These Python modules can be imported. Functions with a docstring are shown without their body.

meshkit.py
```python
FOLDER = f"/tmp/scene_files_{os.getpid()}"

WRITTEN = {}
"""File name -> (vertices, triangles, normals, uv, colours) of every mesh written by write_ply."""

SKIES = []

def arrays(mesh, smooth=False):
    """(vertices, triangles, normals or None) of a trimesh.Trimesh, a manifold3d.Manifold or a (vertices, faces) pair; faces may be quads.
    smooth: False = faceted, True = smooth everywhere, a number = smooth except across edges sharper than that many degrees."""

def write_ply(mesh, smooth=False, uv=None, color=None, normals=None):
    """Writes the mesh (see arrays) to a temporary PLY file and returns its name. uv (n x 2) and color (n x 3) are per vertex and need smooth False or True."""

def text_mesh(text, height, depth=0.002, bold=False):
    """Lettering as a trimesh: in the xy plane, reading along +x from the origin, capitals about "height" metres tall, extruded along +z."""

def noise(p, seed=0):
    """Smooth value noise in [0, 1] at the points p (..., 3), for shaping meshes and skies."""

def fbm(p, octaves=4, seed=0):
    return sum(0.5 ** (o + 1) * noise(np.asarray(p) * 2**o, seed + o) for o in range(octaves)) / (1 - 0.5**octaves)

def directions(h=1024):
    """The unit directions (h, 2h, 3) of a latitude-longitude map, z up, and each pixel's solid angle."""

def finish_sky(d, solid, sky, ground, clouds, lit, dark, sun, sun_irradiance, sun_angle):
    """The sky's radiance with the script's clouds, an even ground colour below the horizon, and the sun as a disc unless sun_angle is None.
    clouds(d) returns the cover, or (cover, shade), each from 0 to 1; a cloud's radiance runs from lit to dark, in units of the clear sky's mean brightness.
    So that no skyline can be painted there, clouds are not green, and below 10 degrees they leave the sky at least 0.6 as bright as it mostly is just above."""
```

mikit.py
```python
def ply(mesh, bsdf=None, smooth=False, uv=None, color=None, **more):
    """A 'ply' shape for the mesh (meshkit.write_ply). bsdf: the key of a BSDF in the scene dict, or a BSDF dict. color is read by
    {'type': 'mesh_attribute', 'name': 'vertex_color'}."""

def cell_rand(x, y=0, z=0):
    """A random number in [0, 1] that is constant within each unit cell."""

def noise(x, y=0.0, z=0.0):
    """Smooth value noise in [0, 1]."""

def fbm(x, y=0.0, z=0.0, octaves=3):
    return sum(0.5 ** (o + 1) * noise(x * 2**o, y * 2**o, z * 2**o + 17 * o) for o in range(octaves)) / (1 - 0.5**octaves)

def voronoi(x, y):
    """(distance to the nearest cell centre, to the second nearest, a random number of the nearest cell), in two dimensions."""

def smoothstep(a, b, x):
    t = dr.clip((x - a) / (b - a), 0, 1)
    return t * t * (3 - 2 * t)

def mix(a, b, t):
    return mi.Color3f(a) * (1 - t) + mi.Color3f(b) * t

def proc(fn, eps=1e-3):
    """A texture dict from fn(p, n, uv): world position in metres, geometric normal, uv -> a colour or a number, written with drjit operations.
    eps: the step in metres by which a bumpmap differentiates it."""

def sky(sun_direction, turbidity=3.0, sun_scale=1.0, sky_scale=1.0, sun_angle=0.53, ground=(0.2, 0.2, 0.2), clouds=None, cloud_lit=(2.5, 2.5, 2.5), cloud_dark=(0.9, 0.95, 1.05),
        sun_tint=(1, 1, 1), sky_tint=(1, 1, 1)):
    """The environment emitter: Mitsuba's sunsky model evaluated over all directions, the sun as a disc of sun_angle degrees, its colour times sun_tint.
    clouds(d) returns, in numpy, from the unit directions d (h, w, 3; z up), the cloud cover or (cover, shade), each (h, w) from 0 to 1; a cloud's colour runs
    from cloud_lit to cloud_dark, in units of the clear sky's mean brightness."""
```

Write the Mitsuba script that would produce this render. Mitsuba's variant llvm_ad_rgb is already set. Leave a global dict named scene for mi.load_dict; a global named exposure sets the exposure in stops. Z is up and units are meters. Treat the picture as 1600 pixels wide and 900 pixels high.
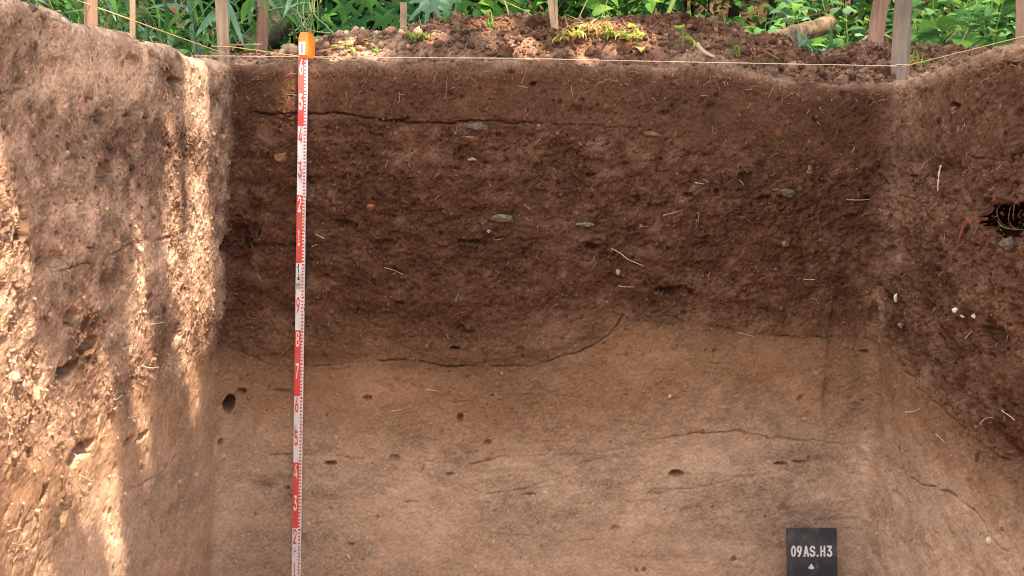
import math, random
import numpy as np, trimesh, mitsuba as mi, mikit, meshkit
from scipy.spatial import cKDTree
from meshkit import fbm, noise

T = mi.ScalarTransform4f
rng = np.random.default_rng(7)
random.seed(7)
scene, labels = {}, {}
PI = math.pi

# ------------------------------------------------------------------ camera, sky, exposure
F_PX, PITCH, ROLL = 1575.0, math.atan(200 / 1575.0), math.radians(1.0)
EYE = np.array([0.0, 0.0, -0.315])
FWD = np.array([0, math.cos(PITCH), -math.sin(PITCH)])
U0, R0 = np.array([0, math.sin(PITCH), math.cos(PITCH)]), np.array([1.0, 0, 0])
UP = U0 * math.cos(ROLL) - R0 * math.sin(ROLL)
RIGHT = R0 * math.cos(ROLL) + U0 * math.sin(ROLL)
scene['camera'] = {'type': 'perspective', 'fov': math.degrees(2 * math.atan(800 / F_PX)), 'fov_axis': 'x', 'near_clip': 0.05, 'far_clip': 600.0,
                   'to_world': T().look_at(origin=EYE.tolist(), target=(EYE + FWD).tolist(), up=UP.tolist())}
SUN = np.array([0.30, -0.36, 0.88]); SUN /= np.linalg.norm(SUN)
scene['sky'] = mikit.sky(SUN.tolist(), turbidity=4, sun_scale=0.85, sky_tint=(1.05, 1.0, 0.95), sun_tint=(1.0, 0.95, 0.90),
                         clouds=lambda d: np.clip(.55 + (fbm(d * 3.0, 4, 5) - 0.42) * 3, 0, 1), cloud_lit=(2.6, 2.5, 2.42), cloud_dark=(1.5, 1.5, 1.5))
exposure = 3.65


def ray(px, py):
    d = FWD + RIGHT * ((px - 800) / F_PX) - UP * ((py - 450) / F_PX)
    return d / d[1]


def at(px, py, y):
    """the point at the distance y (metres forward) that is seen there"""
    return EYE + ray(px, py) * y


def to_px(p):
    q = np.asarray(p, float) - EYE
    w = q @ FWD
    return np.stack([800 + F_PX * (q @ RIGHT) / w, 450 - F_PX * (q @ UP) / w], -1), w


# ------------------------------------------------------------------ helpers
taken = {}


def numbered(key):
    n = taken.get(key, -1) + 1
    taken[key] = n
    return key if n == 0 else f'{key}_{n:03d}'


def tag(key, label=None, cat=None, group=None, kind=None):
    d = {k: v for k, v in (('label', label), ('category', cat), ('group', group), ('kind', kind)) if v}
    if d:
        labels[key] = d
    return key


def thing(name, label, cat, group=None):
    return tag(numbered(name), label, cat, group)


def put(name, mesh, bsdf, parent=None, smooth=30, color=None, label=None, kind=None, **kw):
    key = numbered(name if parent is None else f'{parent}__{name}')
    scene[key] = mikit.ply(mesh, bsdf, smooth=smooth, color=color, **kw)
    if label or kind:
        tag(key, label, kind=kind)
    return key


def put_copy(name, shape, bsdf, m, parent):
    key = numbered(f'{parent}__{name}')
    scene[key] = {**shape, 'bsdf': {'type': 'ref', 'id': bsdf}, 'to_world': T(m)}
    return key


def frame(o, x, n=None):
    """4x4: local x along x, local z as near n as can be, origin o"""
    x = np.asarray(x, float) / np.linalg.norm(x)
    n = np.array([0, 0, 1.0]) if n is None else np.asarray(n, float)
    if abs(x @ n) > 0.98 * np.linalg.norm(n):
        n = n + np.array([0.3, 0.5, 0.1])
    y = np.cross(n, x); y /= np.linalg.norm(y)
    m = np.eye(4); m[:3, 0], m[:3, 1], m[:3, 2], m[:3, 3] = x, y, np.cross(x, y), o
    return m


def cat_mesh(parts):
    vs, fs, k = [], [], 0
    for v, f in parts:
        vs.append(v); fs.append(np.asarray(f) + k); k += len(v)
    return np.vstack(vs), np.vstack(fs)


def tube(pts, rad, sides=6, caps=True):
    p = np.asarray(pts, float); rad = np.broadcast_to(rad, (len(p),))
    t = np.gradient(p, axis=0); t /= np.linalg.norm(t, axis=1, keepdims=True) + 1e-12
    a = np.cross(t, [0, 0, 1.0] if abs(t[:, 2]).mean() < 0.8 else [1.0, 0, 0]); a /= np.linalg.norm(a, axis=1, keepdims=True) + 1e-12
    b = np.cross(t, a); ang = np.arange(sides) * 2 * PI / sides
    v = p[:, None] + rad[:, None, None] * (np.cos(ang)[None, :, None] * a[:, None] + np.sin(ang)[None, :, None] * b[:, None])
    i, j = np.meshgrid(np.arange(len(p) - 1), np.arange(sides), indexing='ij')
    q = np.stack([i * sides + j, i * sides + (j + 1) % sides, (i + 1) * sides + (j + 1) % sides, (i + 1) * sides + j], -1).reshape(-1, 4)
    v = v.reshape(-1, 3)
    f = np.vstack([q[:, [0, 1, 2]], q[:, [0, 2, 3]]])
    if caps:
        n = len(v); v = np.vstack([v, p[:1], p[-1:]]); k = np.arange(sides); e = (len(p) - 1) * sides
        f = np.vstack([f, np.stack([(k + 1) % sides, k, k * 0 + n], 1), np.stack([e + k, e + (k + 1) % sides, k * 0 + n + 1], 1)])
    return v, f


def bend(pts, n=12):
    """smooth curve through points"""
    p = np.asarray(pts, float)
    if len(p) == 2:
        return p[0] + (p[1] - p[0]) * np.linspace(0, 1, n)[:, None]
    d = np.r_[0, np.cumsum(np.linalg.norm(np.diff(p, axis=0), axis=1))]
    from scipy.interpolate import PchipInterpolator
    return PchipInterpolator(d, p)(np.linspace(0, d[-1], n))


ICO1 = trimesh.creation.icosphere(subdivisions=1); ICO0 = trimesh.creation.icosphere(subdivisions=0); ICO3 = trimesh.creation.icosphere(subdivisions=3); ICO2 = trimesh.creation.icosphere(subdivisions=2)


def rock(size, seed, ico=None, rough=0.35, fine=0.1):
    ico = ico or ICO3
    v = np.array(ico.vertices)
    k = 1 + rough * (fbm(v * 1.3 + seed * 7.1, 3, seed) - 0.5) * 2 + fine * (fbm(v * 5 + seed, 3, seed + 3) - 0.5) * 2
    v = v * k[:, None]
    # a few flat faces
    r = np.random.default_rng(seed)
    for _ in range(5):
        n = r.normal(size=3); n /= np.linalg.norm(n); h = r.uniform(0.55, 0.9)
        over = np.maximum(v @ n - h, 0); v = v - over[:, None] * n * 0.85
    return v * np.asarray(size), np.array(ico.faces)


def scatter(template, mats):
    """one mesh of many copies of (v, f) under 4x4 matrices"""
    v, f = template; m = np.asarray(mats)
    vv = np.einsum('kij,nj->kni', m[:, :3, :3], v) + m[:, None, :3, 3]
    return vv.reshape(-1, 3), (f[None] + (np.arange(len(m)) * len(v))[:, None, None]).reshape(-1, 3)


def rand_frames(o, r, size, flat=None, along=None, spread=1.0):
    """random rotations at the points o, scaled"""
    n = len(o)
    x = r.normal(size=(n, 3)) if along is None else np.asarray(along) + spread * r.normal(size=(n, 3))
    z = r.normal(size=(n, 3)) if flat is None else np.asarray(flat) + 0.6 * r.normal(size=(n, 3))
    x /= np.linalg.norm(x, axis=1, keepdims=True)
    y = np.cross(z, x); y /= np.linalg.norm(y, axis=1, keepdims=True) + 1e-9
    z = np.cross(x, y)
    m = np.zeros((n, 4, 4)); m[:, 3, 3] = 1; m[:, :3, 3] = o
    s = np.broadcast_to(size, (n,))[:, None]
    m[:, :3, 0], m[:, :3, 1], m[:, :3, 2] = x * s, y * s, z * s
    return m


# ------------------------------------------------------------------ materials
def rgb(*c):
    return {'type': 'rgb', 'value': list(c)}


N, FB, CR, VO, SS, MIX = mikit.noise, mikit.fbm, mikit.cell_rand, mikit.voronoi, mikit.smoothstep, mikit.mix


def mat(name, d, twosided=True):
    scene[name] = {'type': 'twosided', 'bsdf': d} if twosided else d


VC = {'type': 'mesh_attribute', 'name': 'vertex_color'}
mat('soil', {'type': 'bumpmap', 'arbitrary': mikit.proc(lambda p, n, uv: FB(p.x * 420, p.y * 420, p.z * 420, 2) + 0.6 * FB(p.x * 150, p.y * 150, p.z * 150, 2), eps=8e-4), 'scale': 0.0028,
             'bsdf': {'type': 'diffuse', 'reflectance': VC}})
mat('coarse_ground', {'type': 'diffuse', 'reflectance': mikit.proc(lambda p, n, uv: MIX((.022, .016, .011), (.085, .058, .036), SS(.3, .7, FB(p.x * 6, p.y * 6, p.z * 6, 4))))})
mat('litter_ground', {'type': 'diffuse', 'reflectance': mikit.proc(lambda p, n, uv: MIX((.05, .036, .025), (.16, .125, .085), SS(.35, .75, FB(p.x * 9, p.y * 9, p.z * 9, 4))))})


def wood(name, a, b, fx=90, fz=4):
    mat(name, {'type': 'bumpmap', 'arbitrary': mikit.proc(lambda p, n, uv: FB(p.x * fx * 2, p.y * fx * 2, p.z * fz * 2, 3), eps=1e-3), 'scale': 0.0015,
               'bsdf': {'type': 'principled', 'roughness': 0.8, 'specular': 0.2,
                        'base_color': mikit.proc(lambda p, n, uv: MIX(a, b, SS(.3, .72, 0.7 * FB(p.x * fx, p.y * fx, p.z * fz, 3) + 0.3 * FB(p.x * 14, p.y * 14, p.z * 14, 2))))}})


wood('wood_red', (.20, .115, .08), (.33, .20, .145))
wood('wood_grey', (.15, .115, .085), (.26, .21, .165))
wood('wood_pale', (.27, .18, .115), (.42, .30, .205))
wood('bark', (.045, .03, .018), (.17, .125, .075), 40, 30)
wood('dark_bark', (.018, .014, .010), (.05, .042, .03), 40, 30)
mat('root_pale', {'type': 'diffuse', 'reflectance': rgb(.46, .35, .23)})
mat('root_white', {'type': 'diffuse', 'reflectance': rgb(.60, .52, .40)})
mat('root_tan', {'type': 'diffuse', 'reflectance': rgb(.27, .18, .10)})
mat('root_brown', {'type': 'diffuse', 'reflectance': rgb(.15, .085, .05)})
mat('root_red', {'type': 'diffuse', 'reflectance': mikit.proc(lambda p, n, uv: MIX((.17, .05, .025), (.30, .11, .055), FB(p.x * 90, p.y * 90, p.z * 60, 2)))})
mat('straw', {'type': 'diffuse', 'reflectance': rgb(.40, .29, .17)})
mat('cord_yellow', {'type': 'diffuse', 'reflectance': rgb(.72, .50, .24)})
mat('cord_pale', {'type': 'diffuse', 'reflectance': rgb(.80, .66, .50)})


def stone(name, a, b):
    mat(name, {'type': 'diffuse', 'reflectance': mikit.proc(lambda p, n, uv: MIX(a, b, SS(.3, .7, FB(p.x * 160, p.y * 160, p.z * 160, 3))))})


stone('stone_grey', (.085, .058, .045), (.155, .12, .095))
stone('stone_green', (.11, .085, .055), (.20, .17, .115))
stone('stone_dust', (.10, .070, .058), (.17, .13, .108))
stone('stone_brown', (.14, .07, .038), (.27, .15, .08))
stone('stone_orange', (.20, .07, .04), (.32, .11, .06))
stone('stone_white', (.6, .58, .54), (.85, .84, .82))
stone('stone_pale', (.26, .19, .13), (.44, .34, .25))
mat('paint_red', {'type': 'principled', 'base_color': mikit.proc(lambda p, n, uv: MIX(MIX((.66, .06, .05), (.72, .10, .08), FB(p.x * 60, p.y * 60, p.z * 40, 3)), (.30, .19, .12), .55 * SS(.52, .75, FB(p.x * 45, p.y * 45, p.z * 16, 4)))), 'roughness': 0.45, 'specular': 0.4})
mat('paint_white', {'type': 'principled', 'base_color': mikit.proc(lambda p, n, uv: MIX(MIX((.66, .66, .68), (.80, .80, .82), FB(p.x * 60, p.y * 60, p.z * 40, 3)), (.34, .24, .17), .5 * SS(.52, .75, FB(p.x * 45, p.y * 45, p.z * 16, 4)))), 'roughness': 0.45, 'specular': 0.4})
mat('paint_black', {'type': 'principled', 'base_color': rgb(.02, .02, .025), 'roughness': 0.5})
mat('paint_grey', {'type': 'principled', 'base_color': rgb(.2, .21, .24), 'roughness': 0.5})
mat('plastic_orange', {'type': 'principled', 'base_color': mikit.proc(lambda p, n, uv: MIX((.77, .17, .016), (.82, .21, .025), FB(p.x * 120, p.y * 120, p.z * 120, 3))), 'roughness': 0.4, 'specular': 0.5})
mat('board_black', {'type': 'principled', 'roughness': 0.55, 'specular': 0.4,
                    'base_color': mikit.proc(lambda p, n, uv: MIX(MIX((.030, .034, .047), (.07, .073, .085), SS(.35, .8, FB(p.x * 18, p.y * 18, p.z * 14, 4))), (.16, .12, .09), .6 * SS(.55, .8, FB(p.x * 55, p.y * 55, p.z * 30 + 3, 4))))})


def leafmat(name, c, tr=0.35, rough=0.55, spec=0.35):
    c = np.asarray(c, float)
    a, b = tuple(map(float, c * 0.72)), tuple(map(float, c * 1.25))
    mat(name, {'type': 'principledthin', 'roughness': rough, 'diff_trans': 2 * tr, 'spec_trans': 0.0, 'eta': 1.3 + 0.2 * spec,
               'base_color': mikit.proc(lambda p, n, uv: MIX(a, b, FB(p.x * 11, p.y * 11, p.z * 11, 3)))}, False)


leafmat('leaf_bamboo', (.10, .225, .075), .4, .4, .6)
leafmat('leaf_blue', (.18, .31, .20), .35, .35, .7)
leafmat('leaf_bright', (.12, .25, .05))
leafmat('leaf_mid', (.06, .15, .038))
leafmat('leaf_deep', (.03, .10, .035))
leafmat('leaf_dark', (.022, .06, .018))
leafmat('leaf_lime', (.27, .39, .07))
leafmat('leaf_yellow', (.56, .50, .16))
leafmat('leaf_dry', (.34, .23, .12))
leafmat('leaf_canopy', (.05, .09, .03), 0.12)
mat('stem_green', {'type': 'diffuse', 'reflectance': rgb(.16, .24, .07)})
mat('stem_tan', {'type': 'diffuse', 'reflectance': rgb(.5, .42, .2)})

# ------------------------------------------------------------------ the pit: one curved sheet, cut at its corners
YB, YF, FLOOR = 3.02, 2.935, None
TL, TR = at(370, 97, YB), at(1393, 124, YB)
BL, BR = at(332, 932, YF), at(1343, 932, YF)
ZF = 0.5 * (BL[2] + BR[2])
xl_t, xr_t, xl_b, xr_b = TL[0], TR[0], BL[0], BR[0]
Y0 = -2.6


def plan(xl, xr, yb, sl, al, bk, ar, rr, rl=0.045, rr_=0.06):
    """plan curve: left side, corner, back, corner, right side, given the section parameters"""
    out = []
    out.append(np.stack([np.full(len(sl), xl), Y0 + (yb - rl - Y0) * sl], 1))
    out.append(np.stack([xl + rl - rl * np.cos(al), yb - rl + rl * np.sin(al)], 1))
    out.append(np.stack([xl + rl + (xr - xl - rl - rr_) * bk, np.full(len(bk), yb)], 1))
    out.append(np.stack([xr - rr_ + rr_ * np.sin(ar), yb - rr_ + rr_ * np.cos(ar)], 1))
    out.append(np.stack([np.full(len(rr), xr), yb - rr_ - (yb - rr_ - Y0) * rr], 1))
    return np.vstack(out)


def spaced(a, b, d):
    return np.linspace(a, b, max(2, int(round((b - a) / d)) + 1))


L_len = YB - Y0
SFRONT = 1.35 - Y0
sl = np.unique(np.r_[spaced(0, SFRONT, 0.06), spaced(SFRONT, L_len - 0.045, 0.0031)] / (L_len - 0.045))
al = np.linspace(0, PI / 2, 24)[1:-1]
bk = spaced(0, 1, 0.0031 / (xr_t - xl_t))
ar = np.linspace(0, PI / 2, 26)[1:-1]
rr = np.unique(np.r_[spaced(0, 1.3, 0.0042), spaced(1.3, L_len - 0.06, 0.06)] / (L_len - 0.06))
top_plan, bot_plan = plan(xl_t, xr_t, YB, sl, al, bk, ar, rr), plan(xl_b, xr_b, YF, sl, al, bk, ar, rr)
S = np.r_[0, np.cumsum(np.linalg.norm(np.diff(top_plan, axis=0), axis=1))]
NS = len(S)
tan = np.gradient(top_plan, axis=0); tan /= np.linalg.norm(tan, axis=1, keepdims=True)
nrm = np.stack([tan[:, 1], -tan[:, 0]], 1)  # inward
iA, iB = len(sl) + len(al) // 2, len(sl) + len(al) + len(bk) + len(ar) // 2
S_L, S_R = S[len(sl)], S[len(sl) + len(al) + len(bk)]

# the rim's height along the wall, from points of the photograph
def z_on_wall(px, py):
    """(s, z) where the ray meets the undisplaced wall"""
    global _tree
    d, k = _tree.query(np.array([px, py], float))
    return _grid_sz[k]


zz = np.linspace(ZF, 0.08, 420)
fr = np.clip((zz - ZF) / (0 - ZF), 0, 1.1)
Pg = bot_plan[:, None] * (1 - fr)[None, :, None] + top_plan[:, None] * fr[None, :, None]
Pg = np.dstack([Pg, np.broadcast_to(zz, Pg.shape[:2])])
sel = slice(int(np.searchsorted(S, SFRONT - .15)), int(np.searchsorted(S, S_R + 1.4)))
pxg, wg = to_px(Pg[sel].reshape(-1, 3))
_grid_sz = np.stack([np.repeat(S[sel], len(zz)), np.tile(zz, len(S[sel]))], 1)
ok = wg > 0.3
_tree, _grid_sz = cKDTree(pxg[ok]), _grid_sz[ok]
SZ = lambda pts: np.array([z_on_wall(*p) for p in pts])

rim_px = [(5, -12), (60, 2), (125, 30), (190, 52), (250, 72), (320, 88), (366, 97), (400, 96), (470, 94), (560, 92), (700, 93), (850, 96), (1000, 99), (1080, 100),
          (1150, 108), (1220, 122), (1300, 133), (1370, 134), (1396, 128), (1440, 116), (1480, 106), (1500, 96), (1525, 82), (1560, 72), (1600, 62)]
rs = SZ(rim_px); rs = rs[np.argsort(rs[:, 0])]
rimz = np.interp(S, rs[:, 0], rs[:, 1])
rimz += 0.012 * (fbm(np.c_[S * 9, S * 0, S * 0], 3, 3) - 0.5) * 2

# rows: up the wall, round the lip, outwards
RLIP = 0.026
up = spaced(0, 1, 0.0031 / 1.6)
lip = np.linspace(0, PI / 2, 9)[1:]
outw = np.array([.006, .013, .021, .03, .042, .056, .075, .1, .13])
NT = len(up) + len(lip) + len(outw)
base, nor = np.zeros((NS, NT, 3)), np.zeros((NS, NT, 3))
zrow = (ZF - 0.03) + (rimz - RLIP - (ZF - 0.03))[:, None] * up[None]
fr = np.clip((zrow - ZF) / (0 - ZF), -.05, 1.1)[..., None]
base[:, :len(up), :2] = bot_plan[:, None] * (1 - fr) + top_plan[:, None] * fr
base[:, :len(up), 2] = zrow
nor[:, :len(up), :2] = nrm[:, None]
edge = base[:, len(up) - 1]
for i, a in enumerate(lip):
    k = len(up) + i
    base[:, k, :2] = edge[:, :2] - nrm * RLIP * (1 - math.cos(a))
    base[:, k, 2] = edge[:, 2] + RLIP * math.sin(a)
    nor[:, k, :2] = nrm * math.cos(a); nor[:, k, 2] = math.sin(a)
for i, o in enumerate(outw):
    k = len(up) + len(lip) + i
    base[:, k, :2] = edge[:, :2] - nrm * (RLIP + o)
    base[:, k, 2] = edge[:, 2] + RLIP - 0.10 * o - 1.2 * max(0, o - .06)
    nor[:, k, 2] = 1
P = base.reshape(-1, 3)
ss, ts = np.repeat(S, NT), base[..., 2].reshape(-1)
onleft, onright = np.clip((S_L + .02 - ss) / .05, 0, 1), np.clip((ss - S_R - .02) / .05, 0, 1)
wallzone = 1 - onleft - onright


def boundary(px):
    b = SZ(px); b = b[np.argsort(b[:, 0])]
    wob = 0.010 * (fbm(np.c_[ss * 14, ss * 0 + 3, ss * 0], 3, 11) - 0.5) * 2
    return np.interp(ss, b[:, 0], b[:, 1]) + wob


B1 = boundary([(2, 148), (100, 160), (180, 178), (235, 188), (330, 200), (372, 178), (430, 180), (520, 176), (600, 188), (700, 193), (760, 187), (860, 193), (1000, 202), (1150, 225), (1240, 250), (1340, 252), (1392, 260), (1450, 262), (1510, 248), (1598, 254)])
B2 = boundary([(30, 896), (130, 800), (230, 690), (300, 600), (345, 520), (380, 500), (480, 505), (600, 512), (720, 520), (820, 505), (900, 490), (985, 498), (1060, 506), (1130, 511), (1180, 522), (1240, 528), (1340, 527), (1385, 540), (1430, 600), (1500, 665), (1590, 740)])
B2b = boundary([(345, 535), (380, 552), (430, 573), (480, 573), (570, 566), (690, 571), (750, 573), (830, 571), (870, 560), (915, 545), (950, 525), (985, 500), (1060, 507), (1130, 512), (1340, 528), (1385, 541), (1430, 601), (1500, 666), (1590, 741)])
B3 = boundary([(190, 785), (225, 755), (280, 720), (335, 697), (375, 712), (460, 711), (600, 719), (740, 726), (840, 712), (960, 704), (1050, 683), (1150, 675), (1260, 689), (1345, 695), (1382, 711), (1440, 757), (1500, 785), (1560, 848), (1598, 873)])


def step(b, w):
    """1 below the boundary b, 0 above, over w metres"""
    x = np.clip((b - ts) / w + 0.5, 0, 1)
    return x * x * (3 - 2 * x)


below1, below2, below2b, below3 = step(B1, .03), step(B2, .12), np.where(ss < S_L + 1.15, step(B2b - .004 + .03 * (fbm(P * 16, 4, 19) - .5), .085), step(B2b - .01 + .07 * (fbm(P * 11, 4, 18) - .5), .17)), step(B3 + .05, .30)
below2 = np.where((wallzone > .5) & (ss < S_L + 1.15), 0.46 * below2 * (1 - below2b) + below2b, np.maximum(.85 * below2, below2b))
dark = below1 * (1 - below2)
n1 = lambda k, s=0, o=3: (fbm(P * k, o, s) - 0.5) * 2
# --- shape of the soil face
big = n1(4, 1) * .016 + n1(11, 2) * .007
med = n1(30, 3)
fine = n1(95, 4, 2)
vfine = n1(260, 41, 2)
rough = 0.55 + 0.75 * dark - 0.25 * below3 * wallzone
flat_ = np.clip(.5 + 1.6 * n1(7, 81), 0, 1)
rough = rough * (1 - .66 * onleft) * (1.25 - .75 * flat_ * (1 - onleft)) + onright * (0.5 * (1 - below2))
D = big + med * .0042 * rough + fine * (.0030 + .0014 * dark) * rough + vfine * (.0012 + .0010 * dark) * rough + onleft * .0013 * n1(150, 84, 2) + wallzone * below2 * .0007 * n1(120, 85, 2)
# clods and little craters
pts_s = rng.uniform(SFRONT - .15, S_R + 1.35, 26000); pts_z = rng.uniform(ZF, 0.02, 26000)
keep = rng.random(26000) < np.interp(pts_z, [ZF, -.9, -.7, 0], [.12, .2, 1, .8])
cl = np.c_[pts_s, pts_z][keep]
cr = (rng.gamma(1.7, .0022, len(cl)) + .0028) * np.where(cl[:, 0] < S_L, .75, 1)
q = np.c_[ss, ts]
tree = cKDTree(cl)
dd, kk = tree.query(q, k=3, distance_upper_bound=.03)
kk = np.minimum(kk, len(cl) - 1)
dome = np.maximum(0, 1 - (dd / cr[kk]) ** 2)
D += (dome * cr[kk] * .42 * np.isfinite(dd)).max(1) * np.clip(rough + .1, .25, 1.3) * (1 - .25 * onleft)
npit = 4600
pit = np.c_[np.where(rng.random(npit) < .42, rng.uniform(SFRONT - .15, S_L, npit), rng.uniform(S_L, S_R + 1.35, npit)), rng.uniform(ZF, 0.0, npit)]
pr = (rng.gamma(1.5, .0020, npit) + .0026) * np.where(pit[:, 0] < S_L, .8, 1)
stretch = np.where(pit[:, 0] < S_L, 1.7, 0.65)
tree = cKDTree(pit)
dd, kk = tree.query(q, k=4, distance_upper_bound=.04)
good = np.isfinite(dd); kk = np.minimum(kk, npit - 1)
ex, ez = (q[:, None, 0] - pit[kk, 0]), (q[:, None, 1] - pit[kk, 1]) / stretch[kk]
u = np.sqrt(ex ** 2 + ez ** 2) / pr[kk] * (1 + .5 * med[:, None])
bowl = np.where(good, np.clip(1.15 - u, 0, 1) ** .8 * pr[kk] * np.where(pit[kk, 0] < S_L, 1.6, 1.0), 0).max(1)
D -= bowl * np.clip(rough + .5 * onleft, .35, 1.2) * (1 + .2 * onleft)
# upright scrape marks on the side walls, level trowel marks low on the back wall
D += (onleft * (.0065 - .003 * below2) + onright * .005) * n1(np.array([16, 16, 1.3]), 5) + onleft * .0022 * n1(np.array([60, 60, 7]), 51)
warp = P + np.c_[P[:, 0] * 0, P[:, 0] * 0, .05 * n1(3, 62)]
D += wallzone * (.0040 * below3 + .0015 * below2) * ((fbm(warp * np.array([7, 7, 48]), 3, 6) - .5) * 2) * np.clip(n1(5, 63) * 2 + .25, 0, 1)
dkl = dark * (1 - .8 * onleft)
D += (dkl + .5 * below1 * onright) * .009 * np.minimum(n1(13, 83), .18) * 2
D += dkl * (.0090 * (np.abs(n1(np.array([17, 17, 30]), 61)) - .25) + .0055 * (np.abs(n1(42, 64)) - .25))
D += onleft * .0014 * (np.abs(n1(np.array([34, 34, 22]), 65)) - .25)


sc_pts, sc_dep = [], []
for _ in range(170):
    s0, z0 = rng.uniform(SFRONT, S_R + 1.0), rng.uniform(ZF, -.42)
    L, a_ = rng.gamma(2.2, .028) + .015, rng.normal() * .22 + (.0 if S_L < s0 < S_R else 1.2)
    t = np.arange(0, L, .002); c_ = rng.normal() * 2.2
    sc_pts.append(np.c_[s0 + t * math.cos(a_), z0 + t * math.sin(a_) + c_ * t * (t - L)]); sc_dep.append(np.sin(PI * t / L) ** .6 * rng.uniform(.0015, .005))
sc_pts, sc_dep = np.vstack(sc_pts), np.concatenate(sc_dep)
dd, kk = cKDTree(sc_pts).query(q, distance_upper_bound=.012)
D -= np.where(np.isfinite(dd), sc_dep[np.minimum(kk, len(sc_dep) - 1)] * np.exp(-(np.where(np.isfinite(dd), dd, 1) / .0032) ** 2), 0) * np.clip(below2 + .2, 0, 1)


def groove(px, depth, width, wob=.0055, kmin=.04):
    """an incised line or a crack, through points of the photograph"""
    global D, crackmask
    c = SZ(px)
    d = np.r_[0, np.cumsum(np.linalg.norm(np.diff(c, axis=0), axis=1))]
    t = np.arange(0, d[-1], .0015)
    c = np.c_[np.interp(t, d, c[:, 0]), np.interp(t, d, c[:, 1])]
    c = c + wob * (np.c_[fbm(np.c_[t * 40, t * 0, t * 0 + px[0][0]], 3), fbm(np.c_[t * 40, t * 0 + 9, t * 0 + px[0][0]], 3)] - .5) * 2
    k = np.clip(np.minimum(t, d[-1] - t) / (.12 * d[-1] + 1e-6), 0, 1) * np.clip((fbm(np.c_[t * 26, t * 0, t * 0 + px[0][1]], 3) - .28) * 2.4, kmin, 1.2)
    dd, kk = cKDTree(c).query(q, distance_upper_bound=width * 3)
    g = np.isfinite(dd); kk = np.minimum(kk, len(c) - 1)
    D -= np.where(g, depth * k[kk] * np.exp(-(np.where(g, dd, 1) / (width * .6)) ** 2), 0)


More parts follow.
